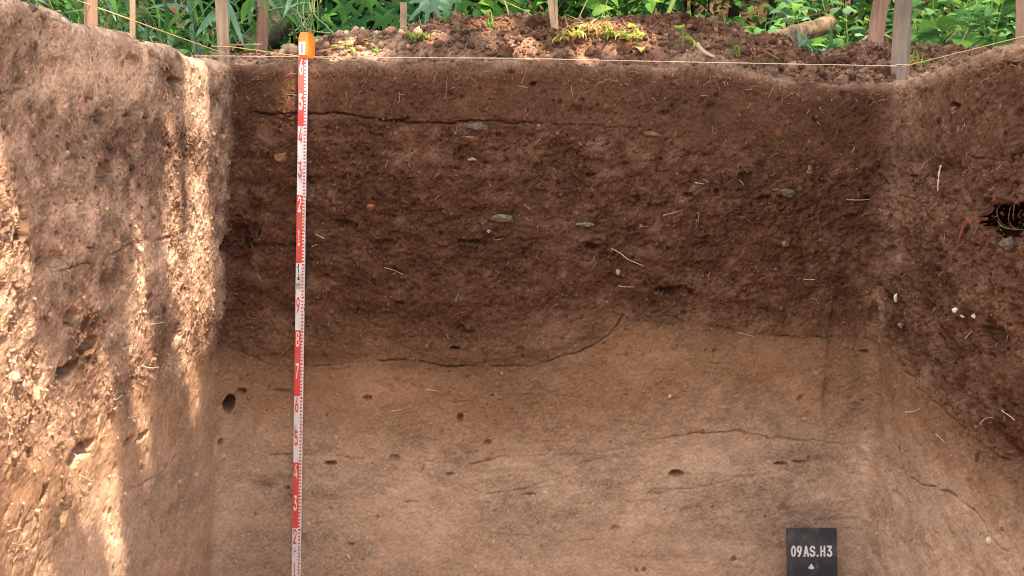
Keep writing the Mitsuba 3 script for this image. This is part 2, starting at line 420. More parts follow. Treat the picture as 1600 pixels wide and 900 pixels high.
W = .0032
for pts, dep in [
    ([(372, 178), (400, 175), (430, 180), (470, 177), (520, 176), (560, 181), (600, 188), (650, 192), (700, 193), (760, 186), (800, 191), (860, 193)], .026),
    ([(850, 193), (930, 197), (1000, 202)], .012),
    ([(345, 535), (380, 552), (430, 573), (480, 574), (520, 570), (570, 566)], .011), ([(560, 566), (600, 563), (650, 565), (690, 571), (750, 573)], .02),
    ([(740, 573), (830, 571), (870, 560), (915, 545), (950, 525), (970, 500), (985, 470)], .014),
    ([(1060, 506), (1130, 511), (1180, 522), (1240, 528), (1300, 530), (1340, 525)], .010),
    ([(412, 710), (460, 711), (500, 713)], .015), ([(490, 713), (600, 719), (680, 722)], .005), ([(660, 721), (740, 726), (800, 714)], .010), ([(800, 714), (840, 712), (900, 711), (960, 704), (1010, 692)], .004),
    ([(1000, 692), (1050, 683), (1100, 677), (1150, 675), (1200, 683), (1260, 689), (1345, 695)], .015),
    ([(1382, 711), (1400, 728), (1420, 745), (1440, 757), (1480, 770), (1500, 785), (1520, 800), (1540, 825), (1560, 848), (1598, 873)], .02),
    ([(1375, 530), (1390, 550), (1405, 572), (1430, 600), (1470, 640), (1500, 665), (1540, 700), (1590, 740)], .014),
    ([(1350, 258), (1375, 275), (1393, 305)], .014), ([(1205, 262), (1240, 255), (1300, 250), (1345, 250)], .006), ([(1208, 275), (1206, 330)], .008),
    ([(1330, 400), (1312, 450), (1295, 520), (1290, 600), (1285, 640)], .0035), ([(1246, 470), (1252, 500), (1250, 520)], .010), ([(872, 395), (868, 445)], .009),
    ([(1034, 232), (1022, 285), (1014, 330)], .010), ([(1395, 460), (1396, 496)], .014), ([(962, 275), (845, 315)], .004),
    ([(0, 146), (40, 145), (52, 142)], .018), ([(82, 155), (105, 162), (130, 150), (150, 160)], .018), ([(180, 178), (235, 186)], .02),
    ([(75, 432), (120, 415), (150, 405), (180, 395), (212, 376), (250, 374), (275, 365), (300, 357)], .022), ([(112, 380), (135, 388), (165, 398), (190, 394)], .018),
    ([(335, 697), (305, 705), (280, 720), (260, 733), (225, 755), (200, 770), (190, 785)], .009), ([(332, 490), (345, 530), (362, 548)], .01),
    ([(1502, 238), (1520, 248), (1560, 250), (1600, 254)], .015), ([(1410, 308), (1428, 309), (1445, 303)], .016), ([(1478, 316), (1512, 324)], .012),
    ([(270, 845), (235, 880)], .006), ([(1020, 774), (1045, 769), (1080, 771)], .006), ([(700, 755), (760, 772), (830, 764), (880, 757)], .007), ([(790, 745), (860, 730), (920, 732)], .007),
    ([(810, 768), (870, 752), (905, 760)], .005), ([(1290, 775), (1330, 781)], .005), ([(1255, 720), (1295, 713)], .010), ([(1020, 300), (1010, 340)], .006),
]:
    groove(pts, dep, W, kmin=.55 if dep in (.026, .012) else .38 if dep in (.015, .011, .014, .004) else .04)


def hollow(px, py, rx, ry, depth, power=1.0, roof=0.0):
    """a hole: radii in pixels of the photograph, depth in metres"""
    global D
    c = z_on_wall(px, py)
    a, b = z_on_wall(px + 3, py), z_on_wall(px, py + 3)
    kx, ky = abs(a[0] - c[0]) / 3 + 1e-5, abs(b[1] - c[1]) / 3 + 1e-5
    ex, ez = (q[:, 0] - c[0]) / (rx * kx), (q[:, 1] - c[1]) / (ry * ky)
    near = (abs(ex) < 2) & (abs(ez) < 2)
    u = np.sqrt(ex[near] ** 2 + ez[near] ** 2) * (1 + (.8 * med[near] + .35 * fine[near]) * (1 if max(rx, ry) > 13 else .35))
    D[near] -= depth * np.clip(1.25 - u, 0, 1) ** power * (1 + roof * np.clip(ez[near], -1, 1))


for a in [(1057, 741, 9, 6, .05, .5), (515, 724, 8, 4, .04, .5), (1221, 725, 8, 3, .03, .5), (1252, 722, 12, 3, .018, .7), (1050, 454, 22, 8, .035, .6), (549, 849, 9, 3, .02, .6), (718, 653, 7, 4, .03, .5), (710, 544, 7, 3, .03, .5),
          (573, 622, 5, 4, .025, .5), (624, 472, 7, 3, .02, .6), (827, 773, 8, 2, .015, .6), (962, 826, 5, 3, .02, .6), (616, 716, 7, 3, .02, .6), (703, 739, 6, 3, .02, .6), (642, 784, 9, 3, .012, .7), (761, 693, 4, 3, .02, .6),
          (448, 762, 6, 4, .02, .6), (410, 762, 16, 5, .014, .8), (437, 612, 10, 2, .015, .6), (730, 519, 11, 3, .018, .6), (1350, 549, 4, 3, .02, .6), (1250, 622, 3, 3, .02, .6), (1364, 487, 5, 10, .03, .6), (1074, 304, 7, 4, .02, .6),
          (923, 272, 7, 4, .025, .6), (1162, 280, 10, 6, .02, .7), (600, 380, 14, 6, .015, .7), (735, 377, 20, 5, .02, .7), (535, 351, 14, 4, .02, .7), (580, 272, 12, 5, .014, .7), (985, 385, 40, 10, .02, .8), (842, 300, 14, 5, .014, .7),
          (900, 420, 10, 6, .012, .8), (1110, 170, 10, 6, .015, .7), (1038, 176, 8, 4, .015, .7), (905, 175, 14, 6, .012, .7), (833, 130, 5, 4, .02, .6), (800, 112, 5, 4, .02, .6), (1250, 100, 10, 5, .01, .7), (1330, 340, 14, 7, .014, .8),
          (372, 366, 22, 12, .05, .9), (352, 380, 14, 10, .02, .8), (395, 440, 30, 20, -.02, 1.2), (362, 480, 14, 8, -.012, 1),
          (358, 632, 6, 8, .10, .3), (342, 690, 5, 6, .07, .4), (375, 613, 5, 3, .03, .5), (105, 581, 13, 9, .06, .45), (140, 540, 9, 10, .04, .5), (112, 498, 8, 10, .04, .5), (166, 268, 8, 15, .04, .5), (200, 92, 8, 7, .04, .5),
          (237, 87, 6, 5, .03, .5), (64, 771, 11, 9, .05, .5), (130, 708, 14, 10, .04, .6), (96, 805, 10, 16, .025, .7), (15, 858, 12, 10, .05, .5), (28, 368, 8, 6, .03, .6), (200, 690, 8, 5, .03, .6), (33, 45, 6, 7, .02, .7), (208, 235, 9, 20, .022, .7), (88, 408, 12, 12, .03, .6),
          (220, 683, 10, 5, .03, .6), (240, 810, 5, 8, .02, .6), (272, 715, 6, 4, .02, .6), (310, 790, 4, 12, .02, .6), (238, 465, 5, 5, .03, .6), (276, 525, 4, 10, .03, .6), (272, 128, 9, 6, .03, .7), (160, 180, 9, 20, .015, .8),
          (1580, 342, 38, 25, .03, .5), (1558, 530, 15, 9, .05, .6), (1452, 590, 7, 8, .04, .5), (1553, 634, 7, 11, .05, .5), (1432, 255, 4, 12, .02, .6), (1425, 275, 6, 3, .02, .6), (1405, 568, 7, 7, .02, .7), (1488, 840, 4, 7, .015, .7), (1410, 850, 8, 10, .012, .8),
          (1450, 560, 11, 6, .02, .7), (1598, 200, 14, 30, .03, .8), (1430, 590, 6, 6, .02, .7), (1400, 775, 6, 5, .015, .7), (1585, 720, 14, 16, .03, .7), (1392, 390, 5, 9, .02, .7), (1490, 165, 7, 5, .02, .6), (1570, 105, 20, 10, .02, .8)]:
    hollow(*a)
PBASE = P.copy()
P = P + nor.reshape(-1, 3) * D[:, None]

# --- colour of the soil: its layers, dry crust, stains, grit (left wall: extra light put into the dry tone)
def colour_soil(P, dark, below1, below2, below3, dry):
    m1, m2, m3 = (fbm(P * 7, 4, 21) - .5) * 2, (fbm(P * 26, 4, 22) - .5) * 2, (fbm(P * 160, 3, 23) - .5) * 2
    a = np.array([.088, .043, .026]) * np.ones((len(P), 1))
    b = np.array([.090, .043, .0265]) * np.ones((len(P), 1))
    c = np.array([.292, .170, .100]) * np.ones((len(P), 1))
    d = np.array([.545, .400, .295]) * np.ones((len(P), 1))
    col = a * (1 - below1)[:, None] + b * below1[:, None]
    col = col * (1 - below2)[:, None] + c * below2[:, None]
    col = col * (1 - below3 * .8)[:, None] + d * (below3 * .8)[:, None]
    if len(P) == len(ss):
        col = col * (1 - .42 * below2 * np.exp(-np.maximum(B2b - ts, 0) / .10) * (.75 + .5 * m2))[:, None]
    grey = np.clip(m2 * 1.6 - .05 + m1 * .7, 0, 1) * dark * .42
    col = col * (1 - grey)[:, None] + np.array([.150, .095, .068]) * grey[:, None]
    pale = np.clip(m1 * 1.6 - .2, 0, 1) * below2 * .3
    col = col * (1 - pale)[:, None] + np.array([.42, .29, .21]) * pale[:, None]
    red = np.clip(fbm(P * 45, 2, 77) * 2 - 1.3, 0, 1) * dark * .7
    col = col * (1 - red)[:, None] + np.array([.22, .075, .035]) * red[:, None]
    lit_crust = np.array([.52, .338, .235])
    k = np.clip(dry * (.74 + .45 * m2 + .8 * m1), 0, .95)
    col = col * (1 - k)[:, None] + lit_crust * k[:, None]
    g_ = np.random.default_rng(5).random(len(P)); spk = np.where(g_ < .04, .5, np.where(g_ > .972, 1.75, 1.0)) * (1 + .12 * np.random.default_rng(6).normal(size=len(P)))
    m0, mh = (fbm(P * np.array([3.4, 3.4, 5.0]), 4, 24) - .5) * 2, (fbm(P * np.array([9, 9, 26]), 4, 25) - .5) * 2
    vd = (1 + .34 * m1 + .44 * m2 + .6 * m3) * spk
    vp = 1 + .36 * m0 + .20 * m1 + .13 * mh + .26 * m2 + .46 * m3 + .42 * (spk - 1)
    k = np.clip(below2 * 1.15, 0, 1)
    v = vd * (1 - k) + vp * k
    return np.clip(col * np.clip(v, .3, 2.0)[:, None], .01, .8)


lipz = np.clip((ts - (np.repeat(rimz, NT) - .045)) / .05, 0, 1)
dry = onleft * (.98 - .30 * below1 - .25 * below2) + onright * (.20 * np.exp(-np.maximum(ss - S_R, 0) / .22) + .04) * (1 - .8 * below2) + lipz * (.5 - .22 * wallzone)  # left term: dried surface plus that wall's stronger light, put into the colour
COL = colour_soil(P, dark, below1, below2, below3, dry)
# dark specks painting the shade of small pores, flecks of burnt clay, pale grit, old root channels stained dark
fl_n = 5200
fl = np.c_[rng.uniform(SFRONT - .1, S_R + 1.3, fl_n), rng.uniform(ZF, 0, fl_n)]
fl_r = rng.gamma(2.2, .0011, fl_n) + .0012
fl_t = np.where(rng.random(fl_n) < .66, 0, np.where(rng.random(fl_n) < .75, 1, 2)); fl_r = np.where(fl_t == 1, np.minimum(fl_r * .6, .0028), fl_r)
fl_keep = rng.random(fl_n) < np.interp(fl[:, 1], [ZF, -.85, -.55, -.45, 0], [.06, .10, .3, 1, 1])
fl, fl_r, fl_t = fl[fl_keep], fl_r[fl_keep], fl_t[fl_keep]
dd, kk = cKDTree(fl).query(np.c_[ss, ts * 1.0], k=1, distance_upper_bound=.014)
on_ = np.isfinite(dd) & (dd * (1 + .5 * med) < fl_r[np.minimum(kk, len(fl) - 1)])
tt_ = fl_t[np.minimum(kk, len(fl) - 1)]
COL[on_ & (tt_ == 0)] *= .42  # pore shade, put into the colour
COL[on_ & (tt_ == 1)] = COL[on_ & (tt_ == 1)] * .5 + np.array([.26, .20, .15]) * .5
COL[on_ & (tt_ == 2) & (below2 < .5)] = COL[on_ & (tt_ == 2) & (below2 < .5)] * .5 + np.array([.24, .075, .035]) * .5


def stain(px, width, amount):
    c = SZ(px); d = np.r_[0, np.cumsum(np.linalg.norm(np.diff(c, axis=0), axis=1))]; t = np.arange(0, d[-1], .004)
    c = np.c_[np.interp(t, d, c[:, 0]), np.interp(t, d, c[:, 1])] + .012 * (fbm(np.c_[t * 12, t * 0, t * 0 + px[0][0]], 3)[:, None] - .5)
    dd, kk = cKDTree(c).query(np.c_[ss, ts], distance_upper_bound=width * 2.5)
    e = np.exp(-(np.where(np.isfinite(dd), dd, 9) / width) ** 2) * np.clip(.6 + med, .1, 1.2)
    COL[:] = COL * (1 - amount * np.clip(e, 0, 1))[:, None]


for a in [([(1320, 420), (1298, 510), (1290, 600), (1284, 645)], .012, .42), ([(1345, 560), (1342, 720)], .010, .2), ([(1225, 560), (1215, 680)], .02, .15), ([(400, 760), (440, 745), (455, 775)], .02, .4), ([(1235, 770), (1222, 790), (1240, 800)], .014, .45),
          ([(1250, 715), (1300, 712)], .010, .4), ([(985, 500), (1060, 504), (1180, 518), (1340, 525)], .012, .3), ([(380, 545), (480, 560), (560, 556)], .018, .25), ([(640, 565), (760, 565), (860, 555), (950, 515)], .016, .3), ([(880, 800), (960, 830), (900, 850)], .03, .15), ([(1180, 640), (1240, 650)], .03, .15)]:
    stain(*a)


def grid_faces(i0, i1, nt):
    i, j = np.meshgrid(np.arange(i0, i1), np.arange(nt - 1), indexing='ij')
    a, b, c, d = i * nt + j, (i + 1) * nt + j, (i + 1) * nt + j + 1, i * nt + j + 1
    return np.vstack([np.stack([a, c, b], -1).reshape(-1, 3), np.stack([a, d, c], -1).reshape(-1, 3)])


def vert_normals(v, f):
    n = np.zeros_like(v); fn = np.cross(v[f[:, 1]] - v[f[:, 0]], v[f[:, 2]] - v[f[:, 0]])
    for k in range(3):
        for c in range(3):
            n[:, c] += np.bincount(f[:, k], fn[:, c], len(v))
    return n / (np.linalg.norm(n, axis=1, keepdims=True) + 1e-20)


allf = grid_faces(0, NS - 1, NT)
NORM = vert_normals(P, allf)
if (NORM.reshape(NS, NT, 3)[NS // 2, 200] @ np.array([0, -1.0, 0])) < 0:
    NORM, FLIP = -NORM, True
else:
    FLIP = False


def raw(key, v, f, n, c, bsdf, kind='structure', label=None):
    scene[key] = {'type': 'ply', 'filename': meshkit.write_ply((v, f), False, None, c, n), 'face_normals': n is None, 'bsdf': {'type': 'ref', 'id': bsdf}}
    tag(key, label, kind=kind)


c0 = z_on_wall(1578, 342); c1, c2 = z_on_wall(1575, 342), z_on_wall(1578, 345)
kx_, ky_ = abs(c1[0] - c0[0]) / 3, abs(c2[1] - c0[1]) / 3
hol_r = np.array([47 * kx_, 31 * ky_])
hol_u = np.hypot((ss - c0[0]) / hol_r[0], (ts - c0[1]) / hol_r[1]) + .34 * n1(20, 71) + .26 * med
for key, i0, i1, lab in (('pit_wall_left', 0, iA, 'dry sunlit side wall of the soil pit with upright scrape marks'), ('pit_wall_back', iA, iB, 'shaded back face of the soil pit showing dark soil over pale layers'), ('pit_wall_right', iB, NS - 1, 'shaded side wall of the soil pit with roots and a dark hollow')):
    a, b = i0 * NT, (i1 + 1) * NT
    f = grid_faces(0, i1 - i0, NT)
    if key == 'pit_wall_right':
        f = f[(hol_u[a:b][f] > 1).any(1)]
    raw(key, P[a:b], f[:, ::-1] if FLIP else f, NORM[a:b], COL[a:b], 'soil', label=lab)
print('wall verts', NS * NT, 'flip', FLIP)
i_ = int(np.searchsorted(S, c0[0])); o_ = np.r_[bot_plan[i_] * (1 - (c0[1] - ZF) / -ZF) + top_plan[i_] * (c0[1] - ZF) / -ZF, c0[1]]
cm = trimesh.creation.icosphere(subdivisions=5); cv_ = np.array(cm.vertices); cv_ = cv_ * (1 + .5 * (fbm(cv_ * 1.6, 4, 91) - .5) + .22 * (fbm(cv_ * 6, 3, 92) - .5))[:, None]
in_ = np.r_[nrm[i_], 0]; tg_ = np.r_[tan[i_], 0]
cv_ = o_ - in_ * .014 + cv_[:, :1] * tg_ * hol_r[0] * 1.75 + np.where(cv_[:, 1:2] > 0, .0, 1) * cv_[:, 1:2] * in_ * .17 + cv_[:, 2:] * np.array([0, 0, 1.0]) * hol_r[1] * 1.75
cf_ = np.array(cm.faces); cf_ = cf_[(np.array(cm.vertices)[cf_][:, :, 1] < .1).all(1)]
zc_ = np.zeros(len(cv_)); n_c = vert_normals(cv_, cf_[:, ::-1])
raw('pit_wall_right__cavity', cv_, cf_[:, ::-1], n_c, colour_soil(cv_, zc_ + 1, zc_ + 1, zc_, zc_, zc_) * .8, 'soil', kind=None)
SOILQ = cKDTree(q)


def soil_point(px, py):
    """the point of the finished soil face, its outward normal and its index, where the photograph shows the pixel"""
    k = _soil.query(np.array([px, py], float))[1]
    k = _soilidx[k]
    return P[k], NORM[k], k


pp, ww = to_px(P)
_soilidx = np.nonzero((ww > .4) & (ss > SFRONT - .25) & (ss < S_R + 1.5) & (ts > ZF - .02) & (np.tile(np.arange(NT), NS) < len(up) + 6))[0]
_soil = cKDTree(pp[_soilidx])
_soilb = cKDTree(to_px(PBASE)[0][_soilidx])

# ------------------------------------------------------------------ pit floor, far end of the pit, the ground around
gx, gy = np.meshgrid(np.linspace(xl_b - .05, xr_b + .05, 160), np.linspace(Y0 - .1, YF + .05, 200), indexing='ij')
v = np.stack([gx, gy, ZF + .004 + .012 * (fbm(np.stack([gx * 9, gy * 9, gx * 0], -1), 4, 9) - .5)], -1).reshape(-1, 3)
f = grid_faces(0, 159, 200)
n_ = vert_normals(v, f)
c_ = colour_soil(v, v[:, 0] * 0, v[:, 0] * 0 + 1, v[:, 0] * 0 + 1, v[:, 0] * 0 + 1, v[:, 0] * 0)
raw('pit_floor', v, f[:, ::-1] if n_[:, 2].mean() < 0 else f, n_ * np.sign(n_[:, 2].mean()), c_, 'soil')
gx, gz = np.meshgrid(np.linspace(xl_t - .1, xr_t + .1, 60), np.linspace(ZF - .05, -.02, 50), indexing='ij')
v = np.stack([gx, Y0 + .03 + .03 * fbm(np.stack([gx * 5, gz * 5, gx * 0], -1), 3, 5), gz], -1).reshape(-1, 3)
f = grid_faces(0, 59, 50); n_ = vert_normals(v, f)
raw('pit_wall_near', v, f, n_ * (1 if n_[:, 1].mean() > 0 else -1), colour_soil(v, *(v[:, 0] * 0 + k for k in (.5, 1, .5, .2, 0))), 'soil')

# heap of dug soil behind the back edge
ridge_px = [(340, 92), (440, 90), (490, 84), (520, 66), (545, 56), (570, 51), (600, 58), (625, 55), (650, 46), (700, 40), (760, 37), (800, 35), (860, 37), (900, 42), (960, 38), (1000, 36), (1040, 33), (1090, 38), (1130, 48), (1150, 60),
            (1190, 60), (1222, 72), (1238, 92), (1270, 92), (1300, 88), (1330, 78), (1380, 80), (1420, 82), (1450, 76), (1480, 84), (1515, 86), (1560, 92), (1640, 96)]
YR = 3.52
rp = np.array([at(x, y, YR) for x, y in ridge_px])
# on the right the back edge is lower, so the ridge of spoil stands nearer to it


def mound_h(x, y):
    r = np.interp(x, rp[:, 0], rp[:, 2], left=-.02, right=0)
    rb = np.interp(x, top_plan[len(sl):len(sl) + len(al) + len(bk), 0], rimz[len(sl):len(sl) + len(al) + len(bk)], left=rimz[iA], right=rimz[iB])
    yb = YB + .05
    u = np.clip((y - yb) / (YR - yb), 0, 1)
    k = u ** .8 * (1.6 - .6 * u)
    prof = 0.45 * (1 - np.cos(np.pi * np.clip(k, 0, 1))) / 2 + .55 * np.clip(k, 0, 1) ** .7
    h = (rb - .012) * (1 - prof) + r * prof
    w = np.clip((y - YR) / .6, 0, 1)
    h = h * (1 - w * w * (3 - 2 * w)) + (-.04) * w * w * (3 - 2 * w)
    return h


MX, MY = spaced(xl_t - .75, xr_t + .85, .006), np.r_[spaced(YB + .035, 3.65, .0075), spaced(3.67, 4.2, .02)]
gx, gy = np.meshgrid(MX, MY, indexing='ij')
h = mound_h(gx, gy)
p3 = np.stack([gx, gy, h * 2], -1)
cl_amp = np.clip((gy - YB - .03) / .15, 0.1, 1) * np.interp(gx, [-2, rp[5, 0], rp[8, 0], rp[10, 0], 2], [.3, .35, .5, 1, 1])
h = h + cl_amp * ((fbm(p3 * 9, 4, 31) - .5) * .05 + (fbm(p3 * 28, 3, 32) - .45) * .03 + (fbm(p3 * 90, 3, 33) - .5) * .010)
# clods
nc = 4200
cx, cy = rng.uniform(rp[8, 0] - .1, xr_t + .3, nc), rng.uniform(YB + .06, 3.75, nc)
crr = rng.gamma(1.8, .0045, nc) + .004
dd, kk = cKDTree(np.c_[cx, cy]).query(np.c_[gx.ravel(), gy.ravel()], k=4, distance_upper_bound=.07)
g = np.isfinite(dd); kk = np.minimum(kk, nc - 1)
dm = np.sqrt(np.maximum(0, 1 - (np.where(g, dd, 9) / crr[kk]) ** 2)) * crr[kk] * .85
h = h + .35 * dm.max(1).reshape(h.shape)
v = np.stack([gx, gy, h], -1).reshape(-1, 3)
f = grid_faces(0, len(MX) - 1, len(MY)); n_ = vert_normals(v, f); sg = np.sign(n_[:, 2].mean()); n_ *= sg
nn = len(v); zr = np.zeros(nn)
dryk = np.clip(.12 + .8 * (fbm(v * 5, 3, 8) - .5) + np.where(v[:, 0] < rp[8, 0], .35, 0) + .35 * np.clip(1 - (v[:, 1] - YB) / .2, 0, 1), 0, 1)
c_ = c_mound = colour_soil(v, zr + .6, zr + .3, zr, zr, dryk)
raw('soil_mound', v, f[:, ::-1] if sg < 0 else f, n_, c_, 'soil', label='low heap of crumbly dug soil behind the pit edge')
MOUND = cKDTree(v[:, :2]); MV, MN = v, n_


def mound_at(x, y):
    k = MOUND.query([x, y])[1]
    return MV[k], MN[k]


def on_mound(px, py):
    """the mound's surface seen at a pixel: march along the ray"""
    d = ray(px, py)
    for y in np.arange(3.06, 4.2, .006):
        p = EYE + d * y
        if p[2] < mound_at(p[0], p[1])[0][2]:
            return mound_at(p[0], p[1])[0]
    return mound_at(*(EYE + d * YR)[:2])[0]


# wider ground: a sheet with the pit left out, rising into a bank behind
def ground_h(x, y):
    r = np.hypot(x - .1, (y - 1.5))
    bank = .9 * np.clip((y - 5.2) / 4.5, 0, 1) ** 1.6 * 2.2
    side = np.clip((x - 1.3) / 3, 0, 1) * np.clip((y - 3.2) / 2.0, 0, 1) * .28
    return -.03 - .09 * np.exp(-np.maximum(np.maximum(np.abs(x - .14) - .98, np.abs(y - .2) - 2.9), 0) / .35) + bank + side + .05 * (fbm(np.stack([x * 1.3, y * 1.3, x * 0], -1), 4, 6) - .5) * np.clip((r - 1.5) / 2, 0, 1)


xs = np.r_[-150, -60, -25, np.arange(-10, xl_t - .2, .22), xl_t - .06, np.linspace(xl_t + .02, xr_t - .02, 10), xr_t + .06, np.arange(xr_t + .25, 10, .22), 25, 60, 150]
ys = np.r_[-150, -60, -25, np.arange(-9, Y0 - .2, .25), Y0 - .06, np.linspace(Y0 + .1, YB - .05, 12), YB + .07, np.arange(YB + .2, 14, .2), 25, 60, 150]
gx, gy = np.meshgrid(xs, ys, indexing='ij')
h = ground_h(gx, gy)
far = np.clip((gy - 12) / 10, 0, 1); h = h * (1 - far) + far * 1.9
v = np.stack([gx, gy, h], -1).reshape(-1, 3)
f = grid_faces(0, len(xs) - 1, len(ys))
cen = v[f].mean(1)
inpit = (cen[:, 0] > xl_t - .05) & (cen[:, 0] < xr_t + .05) & (cen[:, 1] > Y0 - .05) & (cen[:, 1] < YB + .06)
f = f[~inpit]; n_ = vert_normals(v, f); sg = np.sign(n_[:, 2].mean())
raw('ground', v, f[:, ::-1] if sg < 0 else f, n_ * sg, None, 'coarse_ground')

# ------------------------------------------------------------------ crumbs and rootlets on the soil faces
vis = _soilidx
pr_ = (0.35 + dark[vis] + .8 * (onleft[vis] * (1 - below2[vis])) + .5 * onright[vis] * (1 - below2[vis]) - .2 * below3[vis])
pr_ = np.clip(pr_, .05, 2); pr_ /= pr_.sum()
for key, a, b in (('pit_wall_left', 0, iA), ('pit_wall_back', iA, iB), ('pit_wall_right', iB, NS)):
    m = (vis >= a * NT) & (vis < b * NT)
    n = {'pit_wall_left': 2600, 'pit_wall_back': 5200, 'pit_wall_right': 1900}[key]
    k = rng.choice(vis[m], n, p=pr_[m] / pr_[m].sum())
    size = rng.gamma(1.6, .0011, n) + .0014
    mesh = scatter((np.array(ICO0.vertices) * [1, .8, .65], np.array(ICO0.faces)), rand_frames(P[k] + NORM[k] * size[:, None] * .25, rng, size))
    nv = len(ICO0.vertices)
    c_ = np.repeat(np.clip(COL[k] * rng.uniform(.75, 1.7, (n, 1)), 0, .7), nv, axis=0)
    kk_ = f'{key}__crumb'
    scene[kk_] = mikit.ply(mesh, 'soil', smooth=True, color=c_)
    tag(kk_, kind='stuff')
    # fine rootlets and straw bits
    n = {'pit_wall_left': 420, 'pit_wall_back': 640, 'pit_wall_right': 420}[key]
    pz = np.exp(-((ts[vis[m]] + .35) / .55) ** 2) + .12; pz = pz / pz.sum()
    k = rng.choice(vis[m], n, p=pz)
    parts, parts2 = [], []
    for i in k:
        L = rng.gamma(2.0, .0065) + .006
        d = rng.normal(size=3); d[2] -= .3; d -= NORM[i] * (d @ NORM[i]) * .75; d /= np.linalg.norm(d)
        d2 = d + rng.normal(size=3) * .55; d2 /= np.linalg.norm(d2)
        o = P[i] + NORM[i] * .0012
        w = rng.uniform(.00035, .0009)
        (parts if rng.random() < .6 else parts2).append(tube([o - NORM[i] * .003, o + d * L * .5 + NORM[i] * .001, o + (d + d2) * L * .5 + NORM[i] * rng.uniform(0, .004)], [w, w, w * .5], 4, False))
    for pz_, b_, nm in ((parts, 'root_pale', 'pale_rootlet'), (parts2, 'root_brown', 'brown_rootlet')):
        kk_ = f'{key}__{nm}'
        scene[kk_] = mikit.ply(cat_mesh(pz_), b_, smooth=True)
        tag(kk_, kind='stuff')

# dry straw and fibres along the rim
parts = []
for _ in range(1500):
    s_ = rng.uniform(SFRONT, S_R + 1.2); i = int(np.searchsorted(S, s_)); j = rng.integers(len(up) - 10, NT - 3)
    k = min(i, NS - 1) * NT + j
    if rng.random() > noise(np.array([s_ * 6, 0, 0])) * 1.3:
        continue
    d = rng.normal(size=3); d[2] = d[2] * .5 - .15; d /= np.linalg.norm(d)
    L = rng.gamma(2, .006) + .006
    o = P[k] + NORM[k] * .001
    parts.append(tube([o, o + d * L * .5 + NORM[k] * .004, o + d * L + np.array([0, 0, -.2 * L])], rng.uniform(.0003, .0007), 3, False))
put('dry_straw', cat_mesh(parts), 'straw', smooth=True, kind='stuff', label='dry straw and root fibres along the pit edge')
# PART2
# ------------------------------------------------------------------ measuring staff
sx_ = to_px(PBASE)[0]
near_ = np.nonzero((np.abs(sx_[:, 0] - np.interp(sx_[:, 1], [90, 930], [474, 462])) < 9) & (sx_[:, 1] > 96) & (sx_[:, 1] < 930) & (ss > S_L) & (ss < S_R))[0]
gap_ = (P[near_, 1] - (YF + (YB - YF) * (P[near_, 2] - ZF) / (0 - ZF))).min()
ST_T, ST_B = at(473.5, 90, YB + gap_ - .003), at(461.7, 935, YF + gap_ - .003)
st_up = (ST_T - ST_B) / np.linalg.norm(ST_T - ST_B)
st_y = np.array([0.02, 1, 0]); st_y -= st_up * (st_y @ st_up); st_y /= np.linalg.norm(st_y)
st_x = np.cross(st_y, st_up)
ST = np.eye(4); ST[:3, 0], ST[:3, 1], ST[:3, 2], ST[:3, 3] = st_x, st_up, -st_y, ST_B   # local x right, y up the staff, z towards the viewer
LEN = np.linalg.norm(ST_T - ST_B)


def local(mesh, m):
    v, f = (np.array(mesh.vertices), np.array(mesh.faces)) if hasattr(mesh, 'vertices') else mesh
    return v @ m[:3, :3].T + m[:3, 3], f


def rbox(w, h, d, r=.0015, c=(0, 0, 0)):
    """box with chamfered edges"""
    from itertools import product
    p = []
    for sx, sy, sz in product((-1, 1), repeat=3):
        x, y, z = sx * w / 2, sy * h / 2, sz * d / 2
        p += [(x - sx * r, y - sy * r, z), (x - sx * r, y, z - sz * r), (x, y - sy * r, z - sz * r)]
    m = trimesh.Trimesh(np.array(p) + np.array(c)).convex_hull
    return np.array(m.vertices), np.array(m.faces)


def quad(x0, x1, y0, y1, z0, z1):
    b = trimesh.creation.box(extents=(x1 - x0, y1 - y0, z1 - z0)); b.apply_translation(((x0 + x1) / 2, (y0 + y1) / 2, (z0 + z1) / 2))
    return np.array(b.vertices), np.array(b.faces)


staff = thing('measuring_staff', 'tall red and white graduated measuring staff with an orange cap, standing against the pit face', 'measuring staff')
SW = .0262
put('rod', local(rbox(SW, LEN + .02, .010, .0012, (0, LEN / 2, -.005)), ST), 'paint_white', staff)
along = np.linspace(0, LEN, 400)
alpy = to_px(ST_B + along[:, None] * st_up)[0][:, 1]
tops = {16: 90, 15: 145, 14: 197.5, 13: 251, 12: 305, 11: 357.5, 10: 411, 9: 462.5, 8: 516, 7: 566, 6: 619, 5: 671, 4: 722.5, 3: 772.5, 2: 825, 1: 877.5, 0: 929}
ly = {k: float(np.interp(-p, -alpy[::-1], along[::-1]) if alpy[0] < alpy[-1] else np.interp(p, alpy[::-1], along[::-1])) for k, p in tops.items()}
redblock = lambda k: (k - 1) % 4 >= 2
x_l, x_m, x_r = -SW / 2, SW / 2 - .0085, SW / 2
tick_r = []
